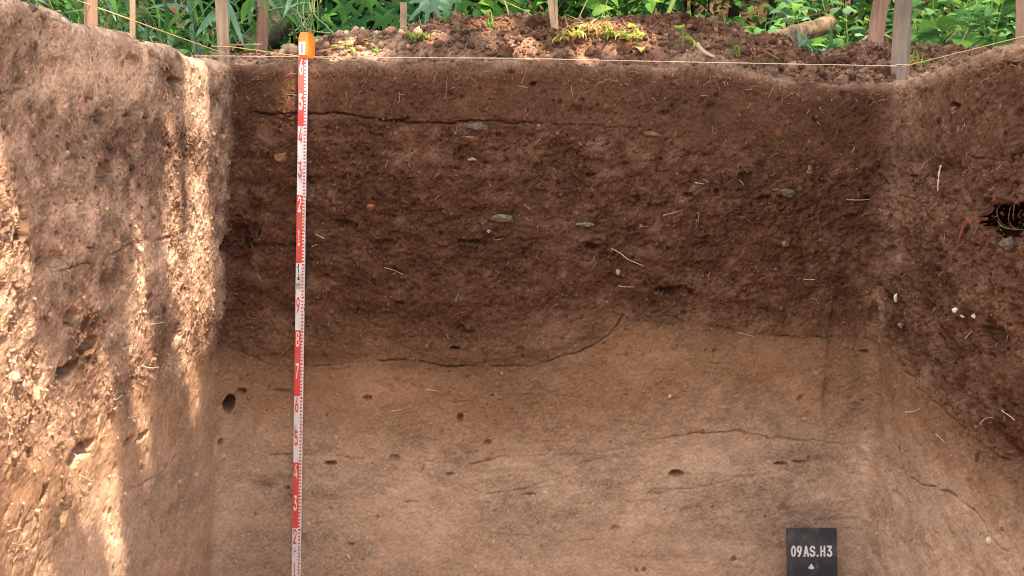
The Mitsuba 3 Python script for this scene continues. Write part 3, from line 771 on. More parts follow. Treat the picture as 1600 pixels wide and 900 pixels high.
for k in range(1, 17):
    y1, y0 = ly[k], ly[k - 1] if k > 0 else 0
    if redblock(k):
        put('red_band', local(quad(x_l + .0004, x_m, y0, y1, -.0002, .0004), ST), 'paint_red', staff, smooth=False)
    for c in range(10):
        a = y0 + (y1 - y0) * (c + .25) / 10
        tick_r.append(quad(x_m + (.0005 if not redblock(k) else 0), x_r - .0022 if c != 9 else x_r - .0006, a, a + (y1 - y0) * .05, -.0002, .0005))
    dg = str(k % 10) if k != 10 else '1'
    t = meshkit.text_mesh(dg, .047, .0004, bold=True)
    t.apply_translation([-t.bounds[0][0], -t.bounds[0][1], 0]); w = t.bounds[1][0]
    t.apply_scale([(.0105 if dg != '1' else .006) / w, .047 / max(t.bounds[1][1], 1e-6), 1]); t.apply_translation([x_l + .0035 + (0 if dg != '1' else .002), y1 - .050, .0007])
    put('digit', local(t, ST), 'paint_black' if k == 10 else 'paint_white' if redblock(k) else 'paint_red', staff, smooth=False)
tm = meshkit.text_mesh('m', .02, .0004, bold=True)
tm.apply_translation([-tm.bounds[0][0], -tm.bounds[0][1], 0]); tm.apply_scale([.010 / tm.bounds[1][0], .017 / tm.bounds[1][1], 1]); tm.apply_translation([x_l + .0035, ly[10] - .077, .0007])
put('metre_letter', local(tm, ST), 'paint_grey', staff, smooth=False)
put('tick_marks', local(cat_mesh(tick_r), ST), 'paint_red', staff, smooth=False)
put('fine_print', local(cat_mesh([quad(x_l + .006, x_l + .0075, ly[2] - .082, ly[2] - .062, 0, .0005), quad(x_l + .009, x_l + .0098, ly[2] - .088, ly[2] - .06, 0, .0005), quad(x_l + .0075, x_l + .012, ly[2] - .074, ly[2] - .071, 0, .00045)]), ST), 'paint_grey', staff, smooth=False)
cang = math.radians(16)
CM = ST @ np.array([[math.cos(cang), 0, -math.sin(cang), .004], [0, 1, 0, 0], [math.sin(cang), 0, math.cos(cang), 0], [0, 0, 0, 1.0]])
ch = .074
prof = [(.0125, 0), (.0150, .008), (.0158, .03), (.0150, .058), (.0120, .0735), (.0105, ch)]
cv = []
for w, y in prof:
    for sx, sz in ((-1, -1), (1, -1), (1, 1), (-1, 1)):
        dz = .024 * (w / .0158)
        cv += [(sx * (w - .002), y, sz * dz - .012), (sx * w, y, sz * (dz - .002) - .012)]
cap = trimesh.Trimesh(np.array(cv) + [0, LEN - .001, 0]).convex_hull
put('cap', local(cap, CM), 'plastic_orange', staff, smooth=25)
put('cap_label', local(quad(-.0105, .0085, LEN + .006, LEN + .043, .0118, .0132), CM), 'paint_white', staff, smooth=False)
import shapely.geometry as sg_
arrow = trimesh.creation.extrude_polygon(sg_.Polygon([(-.0045, .019), (.0035, .019), (.0035, .0), (.0068, .0), (-.0005, -.0105), (-.0078, .0), (-.0045, .0)]), .0006, engine='earcut'); arrow.apply_translation([-.0005, LEN + .019, .0133])
put('arrow_mark', local(arrow, CM), 'paint_grey', staff, smooth=False)

# ------------------------------------------------------------------ letter board
B0 = at(1270, 935, YF - .11); BT = at(1268.5, 826, YF - .085)
b_up = (BT - B0) / np.linalg.norm(BT - B0); bh = np.linalg.norm(BT - B0)
b_y = np.array([.05, 1, 0.0]); b_y -= b_up * (b_y @ b_up); b_y /= np.linalg.norm(b_y)
b_x = np.cross(b_y, b_up)
BM = np.eye(4); BM[:3, 0], BM[:3, 1], BM[:3, 2], BM[:3, 3] = b_x, b_up, -b_y, B0
board = thing('letter_board', 'small black board with white lettering and arrow at the foot of the pit face', 'sign board')
px_m = BT[1] / F_PX
bw = 80 * px_m
put('panel', local(rbox(bw, bh, .012, .0012, (0, bh / 2, -.006)), BM), 'board_black', board)
glyphs = []
for ch_, x0, x1, hh in (('0', 0, 8.2, 18.5), ('9', 9.5, 17.7, 18.5), ('A', 20, 29, 18.5), ('S', 30, 39.2, 18.5), ('.', 41, 44.2, 4), ('H', 47, 55, 18.5), ('3', 57.3, 66.3, 18.5)):
    g_ = meshkit.text_mesh(ch_, .03, .0006, bold=True); g_.apply_translation([-g_.bounds[0][0], -g_.bounds[0][1], 0])
    g_.apply_scale([(x1 - x0 - 1.0) * px_m / g_.bounds[1][0], (hh - .6) * px_m / g_.bounds[1][1], 1])
    for q_, dx in enumerate((0, .55, -.55)):
        c_ = g_.copy(); c_.apply_translation([(x0 + .5 + dx - 33) * px_m - .002, bh - 45.5 * px_m, .0002 + .00012 * q_]); glyphs.append(c_)
t = trimesh.util.concatenate(glyphs)
put('lettering', local(t, BM), 'paint_white', board, smooth=False)
tri = trimesh.creation.extrude_polygon(sg_.Polygon([(0, 10), (4.6, 3), (4.2, 1.2), (1.2, 1.4), (0, 0), (-1.2, 1.2), (-4.4, 1.4), (-4.8, 3)]), .0006, engine='earcut'); tri.apply_scale([px_m, px_m, 1]); tri.apply_translation([-.003, bh - 66.5 * px_m, .0002])
put('arrow_mark', local(tri, BM), 'paint_white', board, smooth=False)

# ------------------------------------------------------------------ stakes
def stake_mesh(p0, p1, w, d, turn, seed, taper=0.0, chip=.0):
    n = 9
    ax = (p1 - p0) / np.linalg.norm(p1 - p0)
    x = np.array([math.cos(turn), math.sin(turn), 0]); x -= ax * (x @ ax); x /= np.linalg.norm(x); y = np.cross(ax, x)
    r = .12 * w
    sec = np.array([(-w / 2 + r, -d / 2), (w / 2 - r, -d / 2), (w / 2, -d / 2 + r), (w / 2, d / 2 - r), (w / 2 - r, d / 2), (-w / 2 + r, d / 2), (-w / 2, d / 2 - r), (-w / 2, -d / 2 + r)])
    vs = []
    for i in range(n):
        k = i / (n - 1); q_ = p0 + (p1 - p0) * k
        j = sec * (1 - taper * (1 - k)) + .02 * w * np.random.default_rng(seed * 50 + i).normal(size=sec.shape)
        vs.append(q_ + j[:, :1] * x + j[:, 1:] * y)
    v = np.vstack(vs + [p0[None], p1[None]]); f = []
    for i in range(n - 1):
        for k in range(8):
            a, b = i * 8 + k, i * 8 + (k + 1) % 8
            f += [(a, b, b + 8), (a, b + 8, a + 8)]
    for k in range(8):
        f += [((k + 1) % 8, k, n * 8), ((n - 1) * 8 + k, (n - 1) * 8 + (k + 1) % 8, n * 8 + 1)]
    return v, np.array(f)


def stake(name, label, bottom, top, y, wpx, bsdf, turn=.3, d=None, extra=.25, dy=0, cat='stake', group=None, taper=0.0, deep=.22):
    p0, p1 = at(*bottom, y), at(*top, y + dy)
    ax = (p1 - p0) / np.linalg.norm(p1 - p0)
    w = wpx * y / F_PX
    k = tag(numbered(name), label, cat, group)
    scene[k] = mikit.ply(stake_mesh(p0 - ax * deep, p1 + ax * extra, w, d or w * .8, turn, len(scene), taper), bsdf, smooth=30)
    return k


stake('wooden_stake', 'grey weathered stake at the right back corner of the pit, tied with string', (1406, 122), (1412, 0), 3.10, 24, 'wood_grey', .42, d=.036)
stake('wooden_stake', 'reddish stake leaning right, planted behind the grey corner stake', (1366, 80), (1377, 0), 3.5, 22, 'wood_red', .15, d=.03)
stake('wooden_stake', 'reddish stake cut off by the right edge of the view, behind the string', (1597, 66), (1597, 0), 2.62, 17, 'wood_red', .5, d=.022)
stake('wooden_stake', 'pale stake at the left back corner of the pit where the string is tied', (350, 92), (346, 0), 3.08, 16, 'wood_pale', .5, d=.028)
stake('wooden_stake', 'reddish stake between the pale corner stake and the dark fallen trunk', (409, 78), (411, 0), 3.3, 17, 'wood_red', .35, d=.03)
stake('wooden_stake', 'wide stake on the rim of the sunlit side wall, leftmost of all', (142, 36), (142, 0), 2.30, 15, 'wood_red', .75, d=.026)
stake('wooden_stick', 'thin pale stick beside the wide stake on the left rim', (207, 62), (207, 0), 2.58, 8, 'wood_pale', .4, d=.012, cat='stick')
peg = thing('survey_peg', 'short flat peg with a pencilled mark and cut top, behind the mound', 'peg')
pg0, pg1 = at(630, 58, 3.62), at(630.5, 4, 3.62)
put('peg_body', stake_mesh(pg0 - [0, 0, .12], pg1, 10 * 3.62 / F_PX, .012, .1, 77), 'wood_pale', peg)
t = meshkit.text_mesh('b', .02, .0005)
t.apply_translation([-t.bounds[0][0], 0, 0]); t.apply_scale([.8, 1, 1])
pm = np.eye(4); pm[:3, 0], pm[:3, 1], pm[:3, 2], pm[:3, 3] = (1, .1, 0), (0, 0, 1), (.1, -1, 0), at(629, 29, 3.62) + [0, -.0085, 0]
put('pencil_mark', local(t, pm), 'paint_grey', peg, smooth=False)
split = thing('split_stake', 'stake of two pale split laths driven into the front of the mound', 'stake')
put('lath', stake_mesh(at(868, 68, 3.2), at(855, -40, 3.22), 9 * 3.2 / F_PX, .016, .2, 5, .35), 'wood_pale', split)
put('lath', stake_mesh(at(871, 66, 3.205), at(866, -40, 3.23), 6 * 3.2 / F_PX, .014, .1, 6, .3), 'wood_pale', split)
k = tag(numbered('wooden_lath'), 'small flat brown lath with a rounded top standing in the mound', 'lath')
scene[k] = mikit.ply(stake_mesh(at(1088, 84, 3.33), at(1088.5, 30, 3.36), 8.5 * 3.33 / F_PX, .008, .15, 9, 0), 'wood_red', smooth=30)

# ------------------------------------------------------------------ strings
def cord(label, pts, r, bsdf, sag=.004, n=40):
    pts = [np.asarray(p, float) for p in pts]
    c = []
    for a, b in zip(pts[:-1], pts[1:]):
        t = np.linspace(0, 1, n)[:, None]
        c.append(a + (b - a) * t - np.array([0, 0, 1.0]) * sag * np.linalg.norm(b - a) * 4 * t * (1 - t))
    c = np.vstack([c[0]] + [q_[1:] for q_ in c[1:]])
    c = c + (fbm(c * 30, 2, 4)[:, None] - .5) * .0012
    k = tag(numbered('string'), label, 'string')
    scene[k] = mikit.ply(tube(c, r, 6), bsdf, smooth=True)


def ring(px, py, y, w, d, turn):
    """a turn of string round a stake"""
    o = at(px, py, y); a = np.linspace(0, 2 * PI, 17)
    cs = np.stack([np.sign(np.cos(a)) * np.abs(np.cos(a)) ** .4 * w, np.sign(np.sin(a)) * np.abs(np.sin(a)) ** .4 * d], 1)
    return [o + [c * math.cos(turn) - s * math.sin(turn), c * math.sin(turn) + s * math.cos(turn), 0.0012 * i / 4] for i, (c, s) in enumerate(cs)]


cord('taut pale string along the back edge of the pit between the corner stakes', [at(300, 87.5, 3.03), at(345, 87.5, 3.035), at(800, 91, 2.99), at(1395, 103, 3.07), *ring(1407, 104, 3.10, .026, .022, .42)], .0010, 'cord_pale', .0004, 12)
cord('string running from the grey corner stake up to the right edge', [at(1407, 105, 3.08), at(1600, 56.5, 2.42), at(1720, 28, 2.1)], .0012, 'cord_yellow', .0008)
cord('yellow string slanting down along the left rim to the pale corner stake', [at(60, -22, 2.05), at(120, 0, 2.23), at(352, 84, 3.06)], .0014, 'cord_yellow', .0006)
cord('yellow cord from the pale corner stake to the orange cap', [at(330, 72, 3.06), at(362, 73, 3.06), at(395, 78, 3.04), at(470, 88, 3.0), at(520, 92, 3.06)], .0013, 'cord_yellow', .001, 12)
k = tag(numbered('bamboo_strip'), 'short pale split strip lying between the left stakes', 'strip')
scene[k] = mikit.ply(tube([at(357, 70, 3.12), at(408, 69.5, 3.25)], .0028, 6), 'wood_pale', smooth=30)

# ------------------------------------------------------------------ stones, sherds and snail shells in the soil
def embedded(name, label, cat, px, py, rx, ry, bsdf, seed, out=.35, flat=.7, group=None):
    p, n, k_ = soil_point(px, py)
    sc_ = np.linalg.norm(p - EYE) / F_PX
    nn_ = np.array([n[0], n[1], 0]); nn_ /= np.linalg.norm(nn_)
    m = np.eye(4); m[:3, 0] = np.cross([0, 0, 1.0], -nn_) * -1; m[:3, 1] = nn_; m[:3, 2] = (0, 0, 1); m[:3, 3] = p + nn_ * (out * ry * sc_ * .2 - .001)
    k = tag(numbered(name), label, cat, group)
    scene[k] = mikit.ply(local(rock((rx * sc_, min(rx, ry) * flat * sc_ + .002, ry * sc_), seed, ICO3, .6, .3), m), bsdf, smooth=35)


ST_ = [
    ('stone', 'flat green grey stone edge slanting out of the dark back face', 'stone', 778, 340, 22, 6, 'stone_green'),
    ('potsherd', 'orange brown sherd in the dark soil just left of the staff', 'potsherd', 437, 245, 10, 8, 'stone_brown'),
    ('stone', 'flat dark grey stone under the cut line, upper middle of the back face', 'stone', 752, 196, 17, 6, 'stone_grey'),
    ('stone', 'flat brown stone below the dark grey stone of the back face', 'stone', 738, 216, 16, 4, 'stone_brown'),
    ('burnt_clay', 'small red clay lump, right of the staff in the dark layer', 'clay lump', 581, 322, 7, 6, 'stone_orange'),
    ('burnt_clay', 'tiny red clay fleck nearest to the staff', 'clay lump', 522, 326, 3, 5, 'stone_orange'),
    ('burnt_clay', 'flat red clay patch high on the right of the back face', 'clay lump', 1022, 209, 16, 4, 'stone_brown'),
    ('burnt_clay', 'orange clay fleck at the top of the dark layer beside a flat pale sherd', 'clay lump', 665, 244, 4, 3, 'stone_orange'),
    ('potsherd', 'pale thin sherd edge in the dark layer, right of the orange fleck', 'potsherd', 736, 248, 10, 3, 'stone_pale'),
    ('stone', 'long grey green stone with a shadow beneath, centre of the dark layer', 'stone', 914, 351, 16, 4, 'stone_green'),
    ('pebble', 'small round cream pebble beneath the white thread root', 'pebble', 965, 424, 4, 5, 'stone_pale'),
    ('pebble', 'small yellow pebble right of the slanting green grey stone', 'pebble', 763, 362, 4, 3, 'stone_pale'),
    ('stone', 'bluish grey stone near the right end of the dark layer', 'stone', 1231, 302, 10, 6, 'stone_grey'),
    ('potsherd', 'orange brown sherd by the right corner of the back face', 'potsherd', 1265, 266, 5, 8, 'stone_brown'),
    ('potsherd', 'brown lump low on the right of the dark layer', 'potsherd', 1282, 376, 6, 4, 'stone_brown'),
    ('potsherd', 'reddish lump left of the brown lump in the dark layer', 'potsherd', 1227, 382, 6, 5, 'stone_brown'),
    ('pebble', 'pale grey pebble at the foot of the dark layer, middle of the back face', 'pebble', 872, 492, 4, 4, 'stone_grey'),
    ('stone', 'bluish stone chip beside the end of the curved cut line', 'stone', 1000, 487, 9, 3, 'stone_grey'),
    ('pebble', 'round grey stone sticking out near the top left corner of the view', 'pebble', 50, 16, 6, 6, 'stone_grey'),
    ('snail_shell', 'white shell in the sunlit side wall near the left edge', 'shell', 36, 599, 3, 9, 'stone_white'),
    ('snail_shell', 'largest white shell, beside the right corner of the back face', 'shell', 1401, 463, 4, 8, 'stone_white'),
    ('snail_shell', 'white shell on the right side wall, leftmost of a close three', 'shell', 1493, 485, 4, 4, 'stone_white'),
    ('snail_shell', 'tiny white shell in the middle of the close three on the right side wall', 'shell', 1504, 494, 3, 3, 'stone_white'),
    ('snail_shell', 'white shell on the right side wall, rightmost of a close three', 'shell', 1523, 493, 3.5, 4, 'stone_white'),
    ('stone', 'grey stone with white flecks below the largest white shell', 'stone', 1407, 508, 11, 5, 'stone_pale'),
    ('stone', 'smooth brown stone high on the right side wall', 'stone', 1491, 172, 6, 5, 'stone_brown'),
    ('stone', 'reddish elongated stone high on the right side wall', 'stone', 1501, 201, 4, 9, 'stone_brown'),
    ('pebble', 'brown pebble above the hanging red root', 'pebble', 1461, 358, 5, 6, 'stone_brown'),
    ('stone', 'grey block under the dark hollow of the right side wall', 'stone', 1573, 382, 22, 11, 'stone_dust'),
]
for i, a in enumerate(ST_):
    embedded(*a, 100 + i)

# ------------------------------------------------------------------ roots one can point at
def root(label, pts, wpx, bsdf, out=.003, lift=None, free=False):
    c, sc_ = [], 1
    for i, (x, y) in enumerate(pts):
        p, n, k_ = soil_point(x, y)
        if free:
            kb = _soilidx[_soilb.query(np.array([x, y], float))[1]]; p, n = PBASE[kb] - nor.reshape(-1, 3)[kb] * .01, nor.reshape(-1, 3)[kb]
        sc_ = np.linalg.norm(p - EYE) / F_PX
        c.append(p + n * (out if lift is None else lift[i]))
    c = bend(c, 14)
    w = wpx * sc_ / 2
    k = tag(numbered('root'), label, 'root')
    scene[k] = mikit.ply(tube(c, w * np.linspace(1, .55, 14) * (1 + .15 * rng.normal(size=14)), 6), bsdf, smooth=True)


root('straight white root hanging upright on the right side wall', [(1482, 258), (1479, 275), (1478, 298)], 2.6, 'root_white', lift=[.03, .03, .03], free=True)
root('thick red brown root dangling beside the dark hollow', [(1536, 342), (1518, 348), (1507, 364), (1498, 392)], 7, 'root_red', lift=[.0, .02, .018, .012], free=True)
root('thin root crossing the top of the dark hollow', [(1525, 338), (1543, 324), (1560, 316), (1598, 313)], 1.3, 'root_tan', lift=[.0, .012, .012, 0], free=True)
root('brown root hanging down the left of the dark hollow', [(1560, 312), (1556, 328), (1562, 344), (1568, 360)], 1.5, 'root_brown', lift=[-.01, .008, .010, -.01], free=True)
root('brown root hanging down the middle of the dark hollow', [(1574, 310), (1578, 330), (1574, 346), (1577, 360)], 2.0, 'root_brown', lift=[-.01, .010, .006, -.01], free=True)
root('thick brown root at the right end of the dark hollow', [(1593, 298), (1588, 318), (1584, 345)], 2.8, 'root_brown', lift=[-.005, .014, .01], free=True)
root('yellow rootlet along the bottom of the dark hollow', [(1552, 346), (1575, 357), (1597, 359)], 1.1, 'root_tan', lift=[.0, .012, .0], free=True)
root('wavy white thread root in the middle of the back face', [(955, 389), (972, 396), (978, 405), (998, 412), (1012, 419)], 1.5, 'root_white', .003)
root('yellow root lying level near the right corner of the back face', [(1322, 311), (1340, 312), (1361, 311)], 1.8, 'root_pale', .004)
root('yellow slanting root in the upper right of the dark layer', [(1084, 284), (1098, 287), (1112, 294)], 1.8, 'root_pale', .004)
root('straight grey root rising to the right, right of the centre', [(1036, 338), (1059, 331)], 1.6, 'root_pale', .004)
root('long curved hair root hanging in the pale layer right of the staff', [(626, 641), (614, 655), (610, 672), (613, 686), (624, 695)], 1.0, 'root_pale', .003)
root('white root stub at the top of the curved hair root', [(612, 642), (628, 639)], 1.8, 'root_white', .004)
root('pale level root in the upper part of the pale layer', [(665, 609), (682, 611)], 1.6, 'root_white', .004)
root('forked pale root low at the right end of the dark layer', [(1254, 436), (1266, 438), (1274, 436)], 1.6, 'root_white', .004)
root('yellow root below the cream pebble', [(966, 445), (972, 449), (992, 447)], 1.6, 'root_pale', .004)
root('pale root pointing down right, just right of the staff', [(492, 365), (507, 372)], 1.6, 'root_white', .005)
root('pale root rising right, just right of the staff and lower', [(487, 385), (495, 380)], 1.4, 'root_pale', .005)
root('brown root slanting in the dark layer right of the staff', [(602, 420), (614, 424), (630, 430)], 1.6, 'root_pale', .004)
root('brown curving root in the topsoil of the back face', [(692, 155), (705, 153), (720, 144)], 1.8, 'root_brown', .005)
root('yellow root in the pale layer near the right corner', [(1152, 520), (1175, 526)], 1.4, 'root_pale', .003)
root('pale root lying on the right side wall below the shells', [(1512, 526), (1522, 516)], 2.0, 'root_pale', .006)
root('white root jutting from the lower right side wall', [(1418, 645), (1428, 644), (1440, 640)], 2.0, 'root_white', .006)
root('pale forked root near the right edge, lower of two', [(1535, 662), (1545, 654), (1558, 651)], 2.0, 'root_pale', .008)
root('thin bent root near the right edge', [(1568, 641), (1580, 650), (1592, 657)], 1.6, 'root_white', .008)
root('wavy white root at the top of the pale patch of the right wall', [(1465, 680), (1472, 685), (1478, 690)], 1.6, 'root_white', .005)
root('crooked thin root on the pale patch of the right wall', [(1475, 735), (1483, 750), (1489, 764)], 1.4, 'root_pale', .005)
for lab, pts, b in [
    ('bright root jutting from the sunlit side wall, longest of the middle group', [(214, 572), (226, 574), (241, 572)], 'root_white'),
    ('straight bright root above the longest one of the side wall', [(233, 507), (251, 503)], 'root_white'),
    ('short root slanting up right on the side wall, left of the straight bright one', [(184, 546), (200, 538)], 'root_white'),
    ('short level root under the slanting one of the side wall', [(192, 555), (206, 557)], 'root_white'),
    ('arched root on the sunlit side wall above two short ones', [(172, 622), (180, 618), (194, 618)], 'root_white'),
    ('long straight root at the lower middle of the side wall', [(194, 654), (212, 650)], 'root_white'),
    ('short root under the arched root of the side wall', [(170, 638), (178, 640)], 'root_white'),
    ('white root low on the side wall, beside a dark crater', [(113, 714), (123, 720)], 'root_white'),
    ('white root lower still, slanting down right on the side wall', [(116, 744), (126, 747), (136, 750)], 'root_white'),
    ('branching root at the lower left edge', [(4, 832), (14, 826), (30, 827)], 'root_pale'),
    ('level root by the lower left edge with a fork', [(10, 848), (22, 850), (36, 848)], 'root_pale'),
    ('curved brown root near the bright strip of the side wall', [(262, 587), (268, 597), (280, 603)], 'root_pale'),
    ('thin root arching on the upper side wall', [(80, 69), (92, 68)], 'root_pale'),
    ('short pale root at the foot of the side wall topsoil', [(75, 85), (93, 80)], 'root_pale'),
]:
    root(lab, pts, 2.2, b, .010)

# ------------------------------------------------------------------ leaves
def lance(n=7, w=.09, droop=.5, fold=.25, twist=0.0, wave=0):
    """narrow leaf of length 1 along x"""
    t = np.linspace(0, 1, n); half = w * np.sin(PI * np.clip(t, 0.02, 1) ** .75) ** .8 * (1 - .15 * t); half[-1] = .002
    x, z, a, v = 0, 0, .25, []
    for i in range(n):
        v += [(x, half[i], z + fold * half[i]), (x, 0, z), (x, -half[i], z + fold * half[i])]
        x += math.cos(a) / (n - 1); z += math.sin(a) / (n - 1); a -= droop / (n - 1) * 1.6
    f = []
    for i in range(n - 1):
        for k in (0, 1):
            a_ = i * 3 + k
            f += [(a_, a_ + 1, a_ + 4), (a_, a_ + 4, a_ + 3)]
    return np.array(v), np.array(f)


def ovate(w=.34, droop=.4, cup=.25, n=7, seed=0):
    t = np.linspace(0, 1, n); half = w * (np.sin(PI * np.clip(t, .03, 1) ** .62)) ** .75; half[-1] = .004
    r = np.random.default_rng(seed); x, z, a, v = 0, 0, .3, []
    for i in range(n):
        e = .02 * r.normal(size=2)
        v += [(x, half[i], z + cup * half[i] * .6 + e[0]), (x, half[i] * .5, z + cup * half[i] * .5), (x, 0, z), (x, -half[i] * .5, z + cup * half[i] * .5), (x, -half[i], z + cup * half[i] * .6 + e[1])]
        x += math.cos(a) / (n - 1); z += math.sin(a) / (n - 1); a -= droop / (n - 1) * 1.7
    f = []
    for i in range(n - 1):
        for k in range(4):
            a_ = i * 5 + k
            f += [(a_, a_ + 1, a_ + 6), (a_, a_ + 6, a_ + 5)]
    return np.array(v), np.array(f)


def lobed(seed=0, lobes=5):
    """a palmate leaf with pointed, toothed lobes, length about 1 along x"""
    r = np.random.default_rng(seed); pts = []
    ang = np.linspace(-2.1, 2.1, lobes)
    for i, a in enumerate(ang):
        L = (.62 + .38 * math.cos(a * .75)) * r.uniform(.9, 1.05)
        hw = .9 / lobes * 1.35
        for da, k in ((-hw, .45), (-hw * .75, .62), (-hw * .55, .60), (-hw * .4, .82), (-.10, .84), (0, 1.0), (.10, .84), (hw * .4, .82), (hw * .55, .60), (hw * .75, .62), (hw, .45)):
            pts.append((L * k * math.cos(a + da), L * k * math.sin(a + da)))
    pts.append((.03, .03)); pts.insert(0, (.03, -.03))
    poly = sg_.Polygon(pts).buffer(0.004)
    if poly.geom_type != 'Polygon':
        poly = max(poly.geoms, key=lambda g_: g_.area)
    v, f = trimesh.creation.triangulate_polygon(poly, engine='earcut')
    m = trimesh.Trimesh(np.c_[v, np.zeros(len(v))], f).subdivide_to_size(.22)
    v = np.array(m.vertices); rr_ = np.hypot(v[:, 0], v[:, 1]); th = np.arctan2(v[:, 1], v[:, 0])
    v[:, 2] = -.28 * rr_ ** 2 + .05 * np.cos(th * lobes * 1.2) * rr_ + .05 * (fbm(v * 3 + seed, 2) - .5)
    return v, np.array(m.faces)


SH = lambda mesh: {k: v for k, v in mikit.ply(mesh, 'stem_green', smooth=True).items()}
LANCE = [SH(lance(7, w, d)) for w, d in ((.075, .5), (.09, .9), (.065, .2), (.085, 1.3))]
OVATE = [SH(ovate(w, d, c, 7, i)) for i, (w, d, c) in enumerate(((.32, .5, .3), (.36, .9, .15), (.28, .3, .4), (.34, 1.2, .25)))]
LOBED = [SH(lobed(i, 5 if i < 3 else 7)) for i in range(4)]
BLADE = [SH(lance(6, w, d, .5)) for w, d in ((.035, .6), (.045, 1.1), (.03, .2), (.05, 1.6))]


def leaf(parent, shape, o, d, size, bsdf, n=None, wide=1.0, name='leaf'):
    m = frame(o, d, n); m[:3, 0] *= size; m[:3, 1] *= size * wide; m[:3, 2] *= size
    return put_copy(name, shape, bsdf, m, parent)


def unit(v):
    return np.asarray(v, float) / np.linalg.norm(v)


def bamboo(label, base, h, n, r, cols, size=(.10, .20), lean=(0, -.2), stems=3, group=None):
    t = thing('bamboo', label, 'bamboo', group)
    for s in range(stems):
        a = r.uniform(0, 2 * PI); L = h * r.uniform(.7, 1.1)
        p0 = np.array(base) + [r.normal() * .04, r.normal() * .04, -.05]
        p1 = p0 + [math.cos(a) * .15 * L + lean[0] * .3, math.sin(a) * .15 * L + lean[1] * .3, L * .6]
        p2 = p0 + [math.cos(a) * .5 * L + lean[0], math.sin(a) * .5 * L + lean[1], L * .85]
        c = bend([p0, p1, p2], 20)
        put('stem', tube(c, np.linspace(.003, .0012, 20), 5), 'stem_tan' if s % 2 else 'stem_green', t, smooth=True)
        m = n // stems
        for i in range(m):
            k = int(2 + 17 * (i + r.random()) / m); k = min(k, 19)
            td = unit(c[min(k + 1, 19)] - c[k - 1])
            d = unit(td * .6 + r.normal(size=3) * .65 + np.array([0, 0, -.15]))
            leaf(t, LANCE[r.integers(4)], c[k], d, r.uniform(*size), cols[r.integers(len(cols))], [0, -.3, 1] + r.normal(size=3) * .3, r.uniform(.5, .9))
    return t


def weed(label, base, h, n, r, cols, size=(.05, .09), cat='plant', name='broadleaf_weed', shapes=None, lean=(0, 0), group=None):
    t = thing(name, label, cat, group)
    p0 = np.array(base) - [0, 0, .03]; p2 = p0 + [lean[0] + r.normal() * .12 * h, lean[1] + r.normal() * .12 * h, h + .03]
    c = bend([p0, (p0 + p2) / 2 + r.normal(size=3) * .04 * h, p2], 12)
    put('stem', tube(c, np.linspace(.004, .0015, 12), 5), 'stem_green', t, smooth=True)
    a = r.uniform(0, 6.28)
    for i in range(n):
        k = .12 + .88 * (i + .5) / n; q_ = np.array([np.interp(k, np.linspace(0, 1, 12), c[:, j]) for j in range(3)])
        a += 2.4 + r.normal() * .3
        d = unit([math.cos(a), math.sin(a), r.uniform(-.1, .55)]); st = r.uniform(.1, .9) * size[1] * (1.3 - k)
        L = r.uniform(*size) * (1.15 - .35 * k)
        leaf(t, (shapes or OVATE)[r.integers(4)], q_ + d * st, unit(d + [0, -.15, -.1]), L, cols[r.integers(len(cols))], [r.normal() * .25, -.35 + r.normal() * .25, 1], r.uniform(.85, 1.2))
    return t


def tuft(label, base, h, n, r, col, cat='grass tuft', name='grass_tuft', spread=.5, wide=1.0):
    t = thing(name, label, cat)
    for i in range(n):
        a = r.uniform(0, 6.28); d = unit([math.cos(a) * spread, math.sin(a) * spread, r.uniform(.5, 1.1)])
        leaf(t, BLADE[r.integers(4)], np.array(base) + [r.normal() * .012 * h / .08, r.normal() * .012 * h / .08, -.004], d, h * r.uniform(.55, 1.15), col[r.integers(len(col))] if isinstance(col, list) else col, None, wide, 'blade')
    return t


r = np.random.default_rng(21)
gz = lambda x, y: float(ground_h(np.array([x]), np.array([y]))[0])


def ground_at(px, y):
    x = EYE[0] + ray(px, 80)[0] * y
    return np.array([x, y, max(gz(x, y), mound_at(x, y)[0][2] if (y < 4.15 and abs(x) < 1.8) else -9)])


# bamboo on the left
GB, BB = ['leaf_bamboo', 'leaf_blue', 'leaf_mid', 'leaf_bright'], ['leaf_blue', 'leaf_blue', 'leaf_bamboo']
for px, y, h, n, lab in [(75, 3.0, .5, 30, 'bamboo shoot with drooping leaves, leftmost above the sunlit rim'), (165, 3.1, .42, 36, 'bamboo shoot with long leaves between the wide stake and the thin stick'),
                         (235, 3.3, .40, 40, 'dense bamboo shoot just right of the thin pale stick'), (290, 3.5, .45, 40, 'bamboo shoot with bluish leaves left of the pale corner stake'), (120, 3.7, .6, 36, 'bamboo shoot behind the wide stake'),
                         (200, 3.9, .6, 40, 'bamboo shoot standing behind the thin pale stick'), (270, 4.2, .62, 36, 'rearmost bamboo shoot left of the pale corner stake'), (322, 3.35, .36, 24, 'low bamboo shoot touching the pale corner stake')]:
    bamboo(lab, ground_at(px, y) + [0, 0, -.04], h, int(n * 1.5), r, BB if 'bluish' in lab or 'drooping' in lab else GB, lean=(r.normal() * .12, -.12))
t = thing('broad_bamboo', 'bamboo with large bluish hanging leaves around the pale corner stake', 'bamboo')
o = at(352, -25, 3.3)
put('stem', tube(bend([ground_at(352, 3.35) - [0, 0, .1], at(356, 30, 3.33), o], 10), .002, 5), 'stem_tan', t, smooth=True)
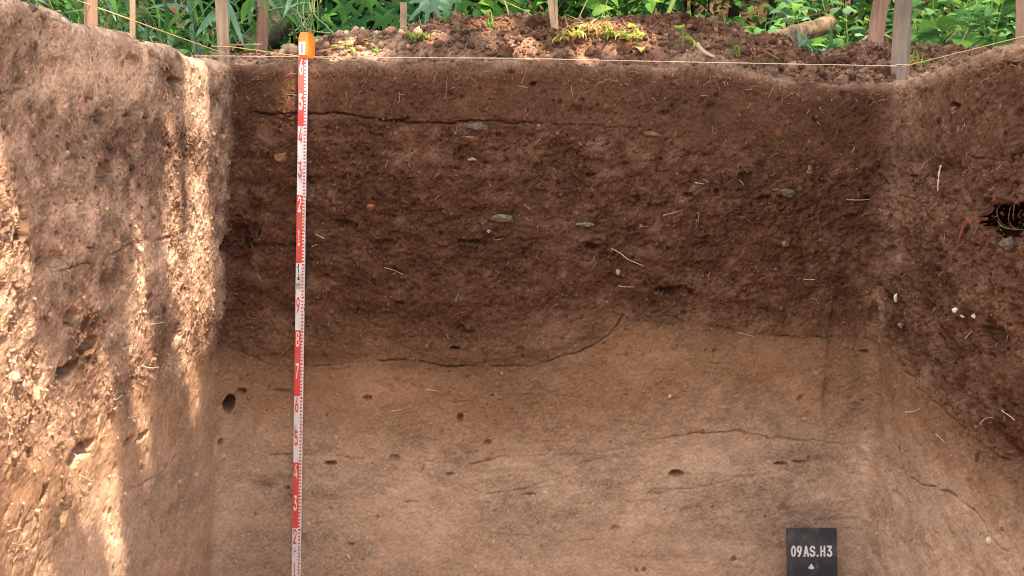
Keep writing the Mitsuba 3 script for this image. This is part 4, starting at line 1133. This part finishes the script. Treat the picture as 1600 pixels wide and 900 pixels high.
for (x0, y0, x1, y1, w, c) in [(346, 12, 308, 62, 1.5, 'leaf_blue'), (352, 6, 358, 62, 1.6, 'leaf_blue'), (356, 2, 386, 82, .75, 'leaf_blue'), (320, -12, 302, 22, 1.3, 'leaf_blue'), (362, 30, 372, 72, 1.0, 'leaf_mid'), (388, 0, 380, 42, 1.6, 'leaf_bright'), (395, -5, 392, 45, 1.3, 'leaf_bamboo')]:
    a, b = at(x0, y0, 3.32), at(x1, y1, 3.24); leaf(t, LANCE[2], a, b - a, np.linalg.norm(b - a) * 1.05, c, [0, -1, .35], w)

# the shrub with lobed leaves
t = thing('lobed_shrub', 'shrub with large lobed dark green leaves hanging behind the orange cap', 'shrub')
put('trunk', tube(bend([at(690, 70, 4.3) - [0, 0, .25], at(680, 20, 4.25), at(640, -60, 4.2), at(560, -90, 4.2)], 16), np.linspace(.014, .006, 16), 6), 'bark', t, smooth=True)
for (x, y, s, dx, dy, c) in [(458, 18, 30, .4, 1, 'leaf_mid'), (492, 18, 27, .7, 1, 'leaf_deep'), (505, 24, 24, 1, .8, 'leaf_bright'), (538, 8, 34, .1, 1, 'leaf_mid'), (530, 40, 38, .4, .8, 'leaf_deep'), (560, 30, 30, -.5, 1, 'leaf_deep'), (585, 12, 30, .3, 1, 'leaf_deep'), (598, 24, 34, .1, 1, 'leaf_mid'),
                             (612, 6, 30, .6, 1, 'leaf_deep'), (648, 10, 34, -.1, 1, 'leaf_deep'), (655, 34, 30, .5, 1, 'leaf_deep'), (672, 0, 40, -.1, 1, 'leaf_blue'), (690, -6, 46, .6, 1, 'leaf_blue'), (626, 30, 30, -.4, 1, 'leaf_mid'), (560, 54, 24, .5, .7, 'leaf_deep'), (515, 46, 24, -.5, 1, 'leaf_deep'), (700, 24, 26, .4, 1, 'leaf_mid'),
                             (575, -6, 34, .2, 1, 'leaf_mid'), (545, 60, 20, .2, 1, 'leaf_deep'), (470, -4, 34, -.2, 1, 'leaf_deep'), (430, 0, 26, .3, 1, 'leaf_mid'), (640, -14, 36, .1, 1, 'leaf_mid'), (720, 4, 26, .7, 1, 'leaf_mid')]:
    y_ = 4.1 + r.uniform(-.15, .25); a = at(x, y, y_); d = RIGHT * dx - np.array([0, 0, 1.0]) * dy + np.array([0, -.35, 0]) + r.normal(size=3) * .1
    leaf(t, LOBED[r.integers(4)], a, d, s * y_ / F_PX * 1.15, c, [r.normal() * .2, -1, .75], 1.0)
for x0, y0, x1, y1 in [(505, -10, 480, 55), (482, -10, 485, 52), (700, 14, 726, 40)]:
    put('stalk', tube([at(x0, y0, 4.1), at((x0 + x1) / 2 + 2, (y0 + y1) / 2, 4.08), at(x1, y1, 4.06)], .003, 5), 'stem_green', t, smooth=True)
t = thing('hanging_vine', 'tangle of thin hanging vine stems above the orange cap', 'vine')
for i in range(12):
    x = 484 + r.normal() * 8
    put('strand', tube(bend([at(x, -20, 3.95), at(x + r.normal() * 5, 18, 3.93), at(x + r.normal() * 8, 40 + r.uniform(-10, 10), 3.9), at(x + r.normal() * 14, 58 + r.uniform(-14, 6), 3.9)], 12), .0016, 4), 'stem_green' if i % 3 else 'stem_tan', t, smooth=True)

# weeds on the right and in the middle
WB, WM = ['leaf_mid', 'leaf_bamboo', 'leaf_bright'], ['leaf_bamboo', 'leaf_mid', 'leaf_blue']
LW = [(1045, 4.7, .30, 14, 'weed with broad leaves left of the small brown lath'), (985, 4.6, .34, 16, 'weed with broad leaves behind the yellow sunlit grass'), (930, 4.9, .38, 18, 'dark weed right of the split laths'), (1005, 5.2, .5, 20, 'taller weed behind the middle of the mound'),
      (890, 5.0, .46, 20, 'weed right behind the split laths'), (1120, 4.8, .22, 14, 'low weed right of the small brown lath'), (1150, 4.5, .26, 20, 'bright broad weed at the right end of the mound'), (1178, 4.4, .32, 24, 'pointed broad weed in front of the log foot'),
      (1205, 4.7, .42, 26, 'leafy weed above the left end of the log'), (1238, 4.8, .5, 28, 'leafy weed behind the middle of the log'), (1270, 4.9, .55, 28, 'leafy weed behind the right end of the log'), (1190, 5.2, .55, 26, 'weed in the second row behind the log foot'),
      (1230, 5.4, .62, 28, 'weed in the second row behind the log'), (1300, 5.0, .55, 28, 'weed left of the leaning reddish stake'), (1320, 5.5, .7, 30, 'tall weed far behind the leaning stake'), (1340, 4.6, .42, 18, 'weed close to the leaning reddish stake'), (1390, 4.9, .46, 18, 'weed seen between the two right stakes')]
for px, y, h, n, lab in LW:
    weed(lab, ground_at(px, y), h, n, r, WB if px < 1200 and px > 1100 else WM + ['leaf_bright'], (.06, .11))
LW2 = [(1432, 3.9, .22, 14, 'low weed at the foot of the grey corner stake'), (1445, 4.3, .36, 22, 'bright weed right of the grey corner stake'), (1470, 3.9, .25, 18, 'weed with glossy leaves above the crumbly rim'), (1490, 4.4, .42, 26, 'leafy weed over the middle of the right rim'),
       (1512, 3.8, .26, 20, 'weed with long leaf touching the string'), (1535, 4.2, .40, 26, 'leafy weed left of the rightmost stake'), (1552, 3.7, .30, 22, 'glossy weed just above the slanting string'), (1575, 4.0, .42, 26, 'weed beside the rightmost stake'), (1600, 3.8, .44, 22, 'weed behind the rightmost stake'),
       (1460, 4.9, .55, 28, 'taller weed in the back right of the corner stake'), (1515, 5.0, .6, 28, 'tall weed in the back over the right rim'), (1570, 4.8, .6, 28, 'tall weed in the back near the right edge'), (1425, 5.2, .5, 22, 'weed in the back beside the grey stake')]
for px, y, h, n, lab in LW2:
    weed(lab, ground_at(px, y), h, n, r, ['leaf_bright', 'leaf_bamboo', 'leaf_mid', 'leaf_bamboo'], (.07, .13), shapes=OVATE[:2] + LANCE[:1] + OVATE[2:3])
# grasses and seedlings on the mound and the rim
tuft('bluish grass tuft left of the leaf litter, behind the plank', on_mound(1255, 86) + [0, .08, 0], .11, 14, r, 'leaf_blue', spread=.7, wide=1.6)
tuft('bluish grass tuft in front of the leaf litter', on_mound(1285, 84) + [0, .12, 0], .13, 12, r, ['leaf_blue', 'leaf_bamboo'], spread=.6, wide=1.8)
tuft('grass tuft left of the leaning reddish stake', on_mound(1318, 80) + [0, .1, 0], .13, 12, r, ['leaf_bamboo', 'leaf_bright'], spread=.55, wide=1.8)
tuft('upright green grass at the right foot of the corner stake', on_mound(1416, 100), .10, 8, r, ['leaf_bright', 'leaf_lime'], spread=.2, wide=1.4)
tuft('thin grass right of the corner stake', on_mound(1428, 104), .08, 5, r, 'leaf_lime', spread=.2)
tuft('fresh green grass tuft on the string at the right end of the mound', on_mound(1150, 92), .06, 9, r, ['leaf_bright', 'leaf_lime'], spread=.5, wide=1.3)
tuft('small grass sprig beside the small brown lath', on_mound(1051, 78), .04, 5, r, 'leaf_bamboo', spread=.3, wide=1.4)
tuft('lime green tuft beside the pencilled peg', on_mound(645, 64), .05, 22, r, ['leaf_lime', 'leaf_bright'], spread=.7, wide=2.4)
tuft('second lime green tuft right of the pencilled peg', on_mound(664, 64), .045, 16, r, ['leaf_lime', 'leaf_bright'], spread=.8, wide=2.2)
tuft('small seedling tuft in the middle of the mound', on_mound(766, 44), .06, 9, r, ['leaf_bright', 'leaf_lime'], spread=.4, wide=1.8)
tuft('yellow sunlit grass clump on the mound, left half', on_mound(900, 62) + [0, -.02, .010], .06, 28, r, ['leaf_yellow', 'leaf_lime', 'leaf_yellow'], spread=1.7, wide=2.0)
tuft('yellow sunlit grass clump on the mound, right half', on_mound(955, 62) + [0, -.02, .010], .065, 28, r, ['leaf_yellow', 'leaf_lime', 'leaf_lime'], spread=1.4, wide=2.0)
tuft('yellow straw clump at the back of the sunlit grass', on_mound(922, 52) + [0, 0, .012], .10, 34, r, ['leaf_yellow', 'leaf_dry'], spread=2.2, wide=1.3)
tuft('sparse yellow tuft at the left end of the sunlit grass', on_mound(878, 68) + [0, -.01, .006], .06, 18, r, ['leaf_yellow', 'leaf_lime', 'leaf_dry'], spread=1.5, wide=1.8)
tuft('lime tuft at the right end of the sunlit grass', on_mound(982, 66) + [0, -.01, .008], .06, 16, r, ['leaf_lime', 'leaf_yellow'], spread=1.0, wide=2.2)
tuft('pale tuft at the cut edge under the string', on_mound(1206, 106), .035, 8, r, 'leaf_lime', spread=.6, wide=2)
weed('flat lime seedling left of the pencilled peg', on_mound(540, 76), .025, 7, r, ['leaf_lime'], (.018, .035), 'seedling', 'seedling')
weed('flat lime seedling on the smooth end of the mound', on_mound(585, 70), .03, 7, r, ['leaf_lime', 'leaf_bright'], (.018, .035), 'seedling', 'seedling')
weed('tiny seedling with few leaves left of the split laths', on_mound(718, 56), .03, 6, r, ['leaf_bright'], (.02, .035), 'seedling', 'seedling')
weed('seedling with two long leaves in front of the small brown lath', on_mound(1064, 72), .055, 3, r, ['leaf_lime'], (.05, .07), 'seedling', 'seedling')
weed('pale seedling at the right end of the sunlit grass', on_mound(995, 72), .05, 6, r, ['leaf_lime', 'leaf_yellow'], (.03, .05), 'seedling', 'seedling')
weed('small weed at the right foot of the corner stake', on_mound(1440, 104), .02, 5, r, ['leaf_bright'], (.02, .03), 'seedling', 'seedling')
for lab, a, b, y, w, m_ in [('thin tan stalk leaning right behind the split laths', (895, 42), (920, -4), 3.75, 2, 'stem_tan'), ('thin tan stalk leaning left at the back of the mound', (797, 36), (785, -4), 3.75, 2, 'stem_tan'), ('arching dry stalk left of the split laths', (848, 36), (800, 8), 3.8, 2, 'stem_tan'),
                       ('short stalk rising behind the sunlit grass', (932, 42), (948, 4), 3.75, 1.5, 'stem_tan'), ('thick green stalk left of the brown thicket', (1040, 24), (1056, -6), 4.4, 8, 'stem_green')]:
    k = tag(numbered('plant_stalk'), lab, 'stalk')
    scene[k] = mikit.ply(tube(bend([at(*a, y) - [0, 0, .03], at((a[0] + b[0]) / 2 + 2, (a[1] + b[1]) / 2 - 2, y), at(*b, y), at(2 * b[0] - a[0], 2 * b[1] - a[1], y)], 10), w * y / F_PX / 2, 5), m_, smooth=True)
dry = thing('dry_runner', 'dry yellow runner stems arching over the right of the mound', 'stem')
for pts in ([(985, 42), (1000, 36), (1020, 34), (1034, 38)], [(975, 44), (1010, 42), (1020, 36), (1036, 46)]):
    put('strand', tube(bend([at(x, y, 3.5) for x, y in pts], 12), .002, 5), 'stem_tan', dry, smooth=True)
k = tag(numbered('dry_leaf'), 'pale dry pointed leaf standing on the mound left of the split laths', 'leaf')
a, b = on_mound(738, 64), at(729, 44, 3.4)
scene[k] = {**LANCE[0], 'bsdf': {'type': 'ref', 'id': 'leaf_dry'}, 'to_world': T(frame(a, b - a, [.3, -1, .2]) @ np.diag([.055, .11, .05, 1]))}
k = tag(numbered('fallen_root'), 'pale curved root lying below the small brown lath', 'root')
scene[k] = mikit.ply(tube(bend([on_mound(1090, 72) + [0, 0, .006], on_mound(1098, 82) + [0, 0, .004], on_mound(1115, 94) + [0, -.01, .004]], 12), np.linspace(.008, .004, 12), 7), 'root_pale', smooth=True)
k = tag(numbered('white_stone'), 'pale angular block just left of the orange cap', 'stone')
scene[k] = mikit.ply(local(rock((.034, .03, .024), 5, ICO2, .25, .05), frame(at(456, 80, 3.3), [1, .3, -.25])), 'wood_pale', smooth=20)
k = tag(numbered('plank'), 'narrow pale plank lying at the edge left of the corner stakes', 'plank')
p0, p1 = at(1236, 91.5, 3.36), at(1300, 89, 3.36)
scene[k] = mikit.ply(stake_mesh(p0, p1, .03, .012, 1.57, 31), 'wood_pale', smooth=30)

# logs
def log(label, p0, p1, r0, r1, bsdf, seed, sides=18, n=26):
    c = p0 + (p1 - p0) * np.linspace(0, 1, n)[:, None]; c = c + (fbm(np.c_[np.linspace(0, 3, n), np.zeros((n, 2))], 2, seed) - .5)[:, None] * .04
    v, f = tube(c, np.linspace(r0, r1, n), sides)
    m = trimesh.Trimesh(v, f, process=False); nn_ = vert_normals(np.array(m.vertices), np.array(m.faces))
    v = v + nn_ * ((fbm(v * [18, 18, 40], 4, seed) - .5) * .35 * r0)[:, None]
    k = tag(numbered('log'), label, 'log')
    scene[k] = mikit.ply((v, f), bsdf, smooth=40)


log('pale brown cut log lying behind the right end of the mound', at(1188, 66, 3.95), at(1294, 38, 4.25), .034, .036, 'bark', 3)
log('dark mossy trunk leaning in the shade left of the orange cap', at(385, 78, 4.5), at(466, 14, 4.7), .06, .055, 'dark_bark', 4)
for i, (a, b, lab) in enumerate([((1322, 82), (1360, 54), 'yellow dry stick leaning behind the reddish stake'), ((1376, 52), (1395, 62), 'short pale stick between the two right stakes'), ((1478, 66), (1500, 44), 'thin bare twig over the right rim')]):
    k = tag(numbered('dry_stick'), lab, 'stick')
    scene[k] = mikit.ply(tube([at(*a, 3.75), at(*b, 3.95)], .005 if i < 2 else .003, 6), 'wood_pale', smooth=True)
# leaf litter beneath the log
n = 900
lx, ly_ = r.uniform(.85, 1.9, n), r.uniform(3.75, 5.2, n)
lz = np.array([ground_at(800 + x / y * F_PX, y)[2] for x, y in zip(lx, ly_)]) + .12 * np.clip((ly_ - 3.8) / 1, 0, 1)
gx, gy = np.meshgrid(np.linspace(.75, 2.0, 90), np.linspace(3.7, 5.4, 90), indexing='ij')
hz = np.array([ground_at(800 + x / y * F_PX, y)[2] for x, y in zip(gx.ravel(), gy.ravel())]).reshape(gx.shape) + .16 * np.clip((gy - 3.75) / 1, 0, 1) * np.clip((gx - .8) / .2, 0, 1) + .02 * (fbm(np.stack([gx * 12, gy * 12, gx * 0], -1), 3, 7) - .5)
v = np.stack([gx, gy, hz - .02], -1).reshape(-1, 3); f = grid_faces(0, 89, 90); n_ = vert_normals(v, f); sg = np.sign(n_[:, 2].mean())
raw('litter_bank', v, f[:, ::-1] if sg < 0 else f, n_ * sg, None, 'litter_ground')
LT = cKDTree(v[:, :2]); lz = v[LT.query(np.c_[lx, ly_])[1], 2] + .008
lit = scatter(lance(4, .2, .6, .3), rand_frames(np.c_[lx, ly_, lz], r, r.uniform(.03, .08, n), flat=np.array([[0, 0, 1.0]])))
put('leaf_litter', lit, 'leaf_dry', smooth=True, kind='stuff', label='dry fallen leaves on the ground under the log')

# undergrowth: low leaves no one could count
n = 9000
ux, uy = np.r_[r.uniform(-2.8, 3.6, n)], r.uniform(4.25, 7.0, n)
uz = ground_h(ux, uy) + np.where(ux > .8, .16 * np.clip((uy - 3.75), 0, 1) * 0, 0) + r.gamma(1.5, .05, n)
open_ = ~((ux > .95) & (ux < 1.75) & (uy < 4.75))
ux, uy, uz = ux[open_], uy[open_], uz[open_]
own = (noise(np.c_[ux * 2.2, uy * 2.2, uy * 0]) * 3 + r.normal(size=len(ux)) * .5).astype(int) % 3
for j, b in enumerate(('leaf_mid', 'leaf_bamboo', 'leaf_bright')):
    m = own == j
    k = tag(numbered('undergrowth'), ('dark green low undergrowth at the edge of the woods', 'mid green low undergrowth at the edge of the woods', 'bright green low undergrowth at the edge of the woods')[j], kind='stuff')
    scene[k] = mikit.ply(scatter(ovate(.34, .6, .2, 5, j), rand_frames(np.c_[ux, uy, uz][m], r, r.uniform(.05, .11, m.sum()), flat=np.array([[0, -.35, 1.0]]))), b, smooth=True)

# clods that stand free on the mound
cl_px = [(r.uniform(700, 1190), r.uniform(36, 86)) for _ in range(120)] + [(r.uniform(1200, 1400), r.uniform(92, 128)) for _ in range(80)] + [(r.uniform(1420, 1520), r.uniform(78, 105)) for _ in range(40)] + [(r.uniform(560, 700), r.uniform(50, 80)) for _ in range(14)]
CLS = [rock((1, .85, .7), 300 + i, ICO2, .8, .7) for i in range(8)]
for i, (x, y) in enumerate(cl_px):
    o = on_mound(x, y); s = r.gamma(2.2, .0040) + .004
    v_, f_ = CLS[i % 8]; m = rand_frames(o[None], r, s)[0]; wv = v_ @ m[:3, :3].T + o
    cc = colour_soil(wv, wv[:, 0] * 0 + .6, *(wv[:, 0] * 0 + q_ for q_ in (.4, 0, 0)), wv[:, 0] * 0 + r.uniform(0, .45))
    kk_ = numbered('soil_mound__clod'); scene[kk_] = mikit.ply((wv, f_), 'soil', smooth=True, color=cc)
n = 15000
k = r.choice(len(MV), n); s = r.gamma(1.6, .0022, n) + .0018
vv = np.array(ICO0.vertices) * [1, .8, .7]
kk_ = 'soil_mound__crumb'; scene[kk_] = mikit.ply(scatter((vv, np.array(ICO0.faces)), rand_frames(MV[k] + MN[k] * s[:, None] * .3, r, s)), 'soil', smooth=True, color=np.repeat(np.clip(c_mound[k] * r.uniform(.7, 1.5, (n, 1)), 0, .7), len(vv), axis=0)); tag(kk_, kind='stuff')
n = 900; k = r.choice(len(MV), n); parts = []
for i in k:
    d = unit(r.normal(size=3) + [0, 0, .3]); L = r.gamma(2, .012) + .008
    parts.append(tube([MV[i], MV[i] + d * L * .5 + [0, 0, .003], MV[i] + d * L], r.uniform(.0004, .0011), 3, False))
put('straw_fibre', cat_mesh(parts), 'straw', smooth=True, parent='soil_mound', kind='stuff')

# ------------------------------------------------------------------ bushes and trees behind
LEAFQ = (np.array([(0, 0, 0), (.45, .27, .06), (1, 0, -.12), (.45, -.27, .06), (.5, 0, 0)]), np.array([(0, 4, 1), (1, 4, 2), (0, 3, 4), (3, 2, 4)]))


def crown_points(r, n, c, rad, clumps):
    """points in clumps through an uneven crown"""
    cc = r.normal(size=(clumps, 3)); cc /= np.linalg.norm(cc, axis=1, keepdims=True); cc *= r.uniform(.35, 1.0, (clumps, 1)) ** .6
    p = cc[r.integers(clumps, size=n)] + r.normal(size=(n, 3)) * .17
    return np.asarray(c) + p * np.asarray(rad)


def bush(name, label, cat, base, rad, n, size, cols, r, clumps=26, trunk=None, group=None):
    t = thing(name, label, cat, group)
    base = np.asarray(base, float); c = base + [0, 0, rad[2] * (1.0 if trunk is None else 0) + (trunk or 0)]
    p = crown_points(r, n, c, rad, clumps); p[:, 2] = np.maximum(p[:, 2], base[2] + .03)
    own = r.integers(len(cols), size=n)
    for j, b in enumerate(cols):
        m = own == j
        if m.any():
            put('crown', scatter(LEAFQ, rand_frames(p[m], r, r.uniform(.7, 1.3, m.sum()) * size, flat=np.array([[0, -.4, 1.0]]))), b, t, smooth=False, kind='stuff')
    if trunk is not None:
        put('trunk', tube(bend([base - [0, 0, .2], base + [r.normal() * .1, r.normal() * .1, trunk * .5], c], 10), np.linspace(.09, .05, 10) * (rad[2] / 1.6), 8), 'dark_bark', t, smooth=True)
        for i in range(5):
            put('limb', tube(bend([c - [0, 0, r.uniform(0, trunk * .3)], c + r.normal(size=3) * np.array(rad) * .3, c + r.normal(size=3) * np.array(rad) * .55], 8), np.linspace(.035, .01, 8), 6), 'dark_bark', t, smooth=True)
    else:
        for i in range(5):
            put('stem', tube(bend([base - [0, 0, .1], base + (c - base) * .5 + r.normal(size=3) * .1, p[r.integers(n)]], 8), np.linspace(.012, .005, 8), 5), 'dark_bark', t, smooth=True)
    return t


BU = [(-3.0, 4.6, .8, .7, .8, 'leaf_mid', 'leaf_bamboo', 'bush far left behind the bamboo'), (-2.0, 5.2, .9, .7, .9, 'leaf_deep', 'leaf_mid', 'dark bush behind the bamboo and the thin stick'), (-1.25, 5.8, .8, .6, 1.0, 'leaf_dark', 'leaf_deep', 'dark bush behind the mossy leaning trunk'),
      (-.6, 5.3, .6, .5, .8, 'leaf_dark', 'leaf_deep', 'dark bush behind the lobed shrub'), (-.15, 5.9, .8, .6, 1.0, 'leaf_mid', 'leaf_deep', 'bush with yellowish glints above the middle of the mound'), (.2, 5.3, .45, .4, .42, 'leaf_mid', 'leaf_bright', 'low bush behind the split laths'),
      (.75, 6.6, .5, .6, .7, 'leaf_bamboo', 'leaf_mid', 'bush behind the small brown lath'), (1.9, 6.2, .8, .6, .9, 'leaf_mid', 'leaf_bamboo', 'bush on the bank behind the log'), (2.7, 5.6, .8, .7, .9, 'leaf_bright', 'leaf_mid', 'bush behind the weeds of the right rim'), (3.6, 5.4, .9, .8, 1.0, 'leaf_mid', 'leaf_bamboo', 'bush beyond the rightmost stake')]
for x, y, a, b, c, l1, l2, lab in BU:
    bush('bush', lab, 'bush', (x, y, gz(x, y) - .05), (a, b, c), 1700, .095, [l1, l2], r)
bush('dry_thicket', 'yellowish dry thicket with dark stems behind the right of the mound', 'thicket', (1.2, 6.9, gz(1.2, 6.9)), (.7, .4, .8), 1100, .06, ['leaf_dry', 'leaf_yellow', 'leaf_mid'], r)
for x, y, h, lab in [(1.02, 6.6, 2.4, 'thin dark trunk in the dry thicket, left one'), (1.38, 6.7, 2.6, 'thin dark trunk in the dry thicket, middle one'), (1.58, 6.5, 2.2, 'thin dark trunk in the dry thicket, right one')]:
    k = tag(numbered('thin_trunk'), lab, 'trunk')
    scene[k] = mikit.ply(tube(bend([(x, y, gz(x, y) - .1), (x + .04, y, gz(x, y) + h * .5), (x - .03, y, gz(x, y) + h)], 10), np.linspace(.04, .02, 10), 7), 'dark_bark', smooth=True)
TRS = [(-5.0, 7.6), (-3.4, 8.8), (-1.8, 8.2), (-.3, 9.0), (1.1, 9.4), (2.7, 8.6), (4.2, 8.0), (5.8, 7.4)]
names_ = ['farthest left', 'second from the left', 'third from the left', 'fourth from the left', 'behind the dry thicket', 'above the log', 'behind the right weeds', 'farthest right']
for (x, y), nm in zip(TRS, names_):
    bush('tree', f'dense dark green tree in the woods behind the pit, {nm}', 'tree', (x, y, gz(x, y) - .1), (1.5, 1.2, 2.1), 3400, .16, ['leaf_mid', 'leaf_deep', 'leaf_bamboo'], r, 40, 2.2, 'trees of the woods behind the pit')

# ------------------------------------------------------------------ the tree that shades the pit, its crown above and behind the viewer
e1 = unit(np.cross(SUN, [0, 0, 1.0])); e2 = np.cross(SUN, e1)
pl = lambda p: np.stack([np.asarray(p) @ e1, np.asarray(p) @ e2], -1)
gap_px = []


def strip(x0, y0, x1, y1, rr_):
    for k in np.linspace(0, 1, max(2, int(math.hypot(x1 - x0, y1 - y0) / 10))):
        gap_px.append((x0 + (x1 - x0) * k, y0 + (y1 - y0) * k, rr_))


strip(308, 92, 312, 360, .062); strip(310, 360, 294, 560, .05); strip(268, 200, 272, 330, .022); strip(222, 440, 226, 540, .032); strip(214, 560, 218, 640, .03); strip(0, 325, 25, 470, .07); strip(10, 490, 30, 550, .035); strip(68, 625, 82, 700, .026)
strip(24, 695, 34, 790, .032); strip(78, 810, 74, 870, .014); strip(170, 745, 180, 830, .028); strip(150, 575, 165, 620, .035); strip(22, 870, 26, 898, .02); strip(262, 380, 268, 430, .02); strip(110, 690, 125, 740, .025)
gp = np.array([soil_point(x, y)[0] for x, y, _ in gap_px]); gr_ = np.array([g_[2] for g_ in gap_px])
mg = [(on_mound(x, y), q_) for x, y, q_ in ((800, 78, .05), (840, 80, .05), (880, 80, .05), (900, 62, .07), (930, 55, .08), (960, 60, .07), (985, 66, .05), (650, 60, .05), (600, 70, .05), (540, 76, .05), (770, 40, .05), (1000, 60, .04))]
mg += [(at(480, 65, 2.95), .022), (at(150, 20, 2.35), .06), (at(1160, 50, 4.5), .1)]
mg_only = None
gp = np.vstack([gp, [m_[0] for m_ in mg]]); gr_ = np.r_[gr_, [m_[1] for m_ in mg]]
GT = cKDTree(pl(gp))
n = 7000
tg = np.c_[r.uniform(-1.2, 1.6, n), r.uniform(1.0, 4.0, n), r.uniform(-1.2, .1, n)]
tt = r.uniform(0, 1, n) ** .8 * 2.4 + 3.3
lp = tg + SUN * tt[:, None]
must = P.reshape(NS, NT, 3)[::6, ::6].reshape(-1, 3)
must = np.vstack([must[(must[:, 1] > .9)], MV[::23]])
m2 = pl(must)
lb = np.c_[r.uniform(-2.6, .1, 3600), r.uniform(3.7, 6.5, 3600), r.uniform(-.1, .8, 3600)] + SUN * r.uniform(3.2, 5.6, (3600, 1))


def open_to_sun(p2, extra):
    dd, kk = GT.query(p2, k=6)
    return ((dd - .92 * gr_[kk]) < extra).any(1)


lp = lp[~open_to_sun(pl(lp), .028)]
for _ in range(4):
    dd, _k = cKDTree(pl(lp)).query(m2)
    bare = must[(dd > .021) & ~open_to_sun(m2, .03)]
    if len(bare) < 20:
        break
    b_ = bare[r.permutation(len(bare))[:4000]]
    lp = np.vstack([lp, b_ + SUN * r.uniform(3.4, 5.6, len(b_))[:, None]])
lp = np.vstack([lp, lb[~open_to_sun(pl(lb), .028)]])
print('canopy leaves', len(lp))
ct = thing('shade_tree', 'broad leafy tree whose crown shades the pit from behind the viewer', 'tree')
put('crown', scatter((LEAFQ[0] - [.5, 0, 0], LEAFQ[1]), rand_frames(lp, r, r.uniform(.085, .13, len(lp)), flat=np.array([SUN * 1.4]))), 'leaf_canopy', ct, smooth=False, kind='stuff')
cc_ = lp.mean(0)
base_ = np.array([cc_[0] + 1.4, -3.2, -.1])
put('trunk', tube(bend([base_, base_ + [-.2, .3, 1.6], cc_ + [.4, -.5, -.6], cc_], 14), np.linspace(.16, .06, 14), 10), 'bark', ct, smooth=True)
for i in range(7):
    e_ = lp[r.integers(len(lp))]
    put('limb', tube(bend([cc_ + [.4, -.5, -.6], (cc_ + e_) / 2 + [0, 0, .2], e_], 8), np.linspace(.045, .01, 8), 6), 'bark', ct, smooth=True)
print('entries', len(scene))
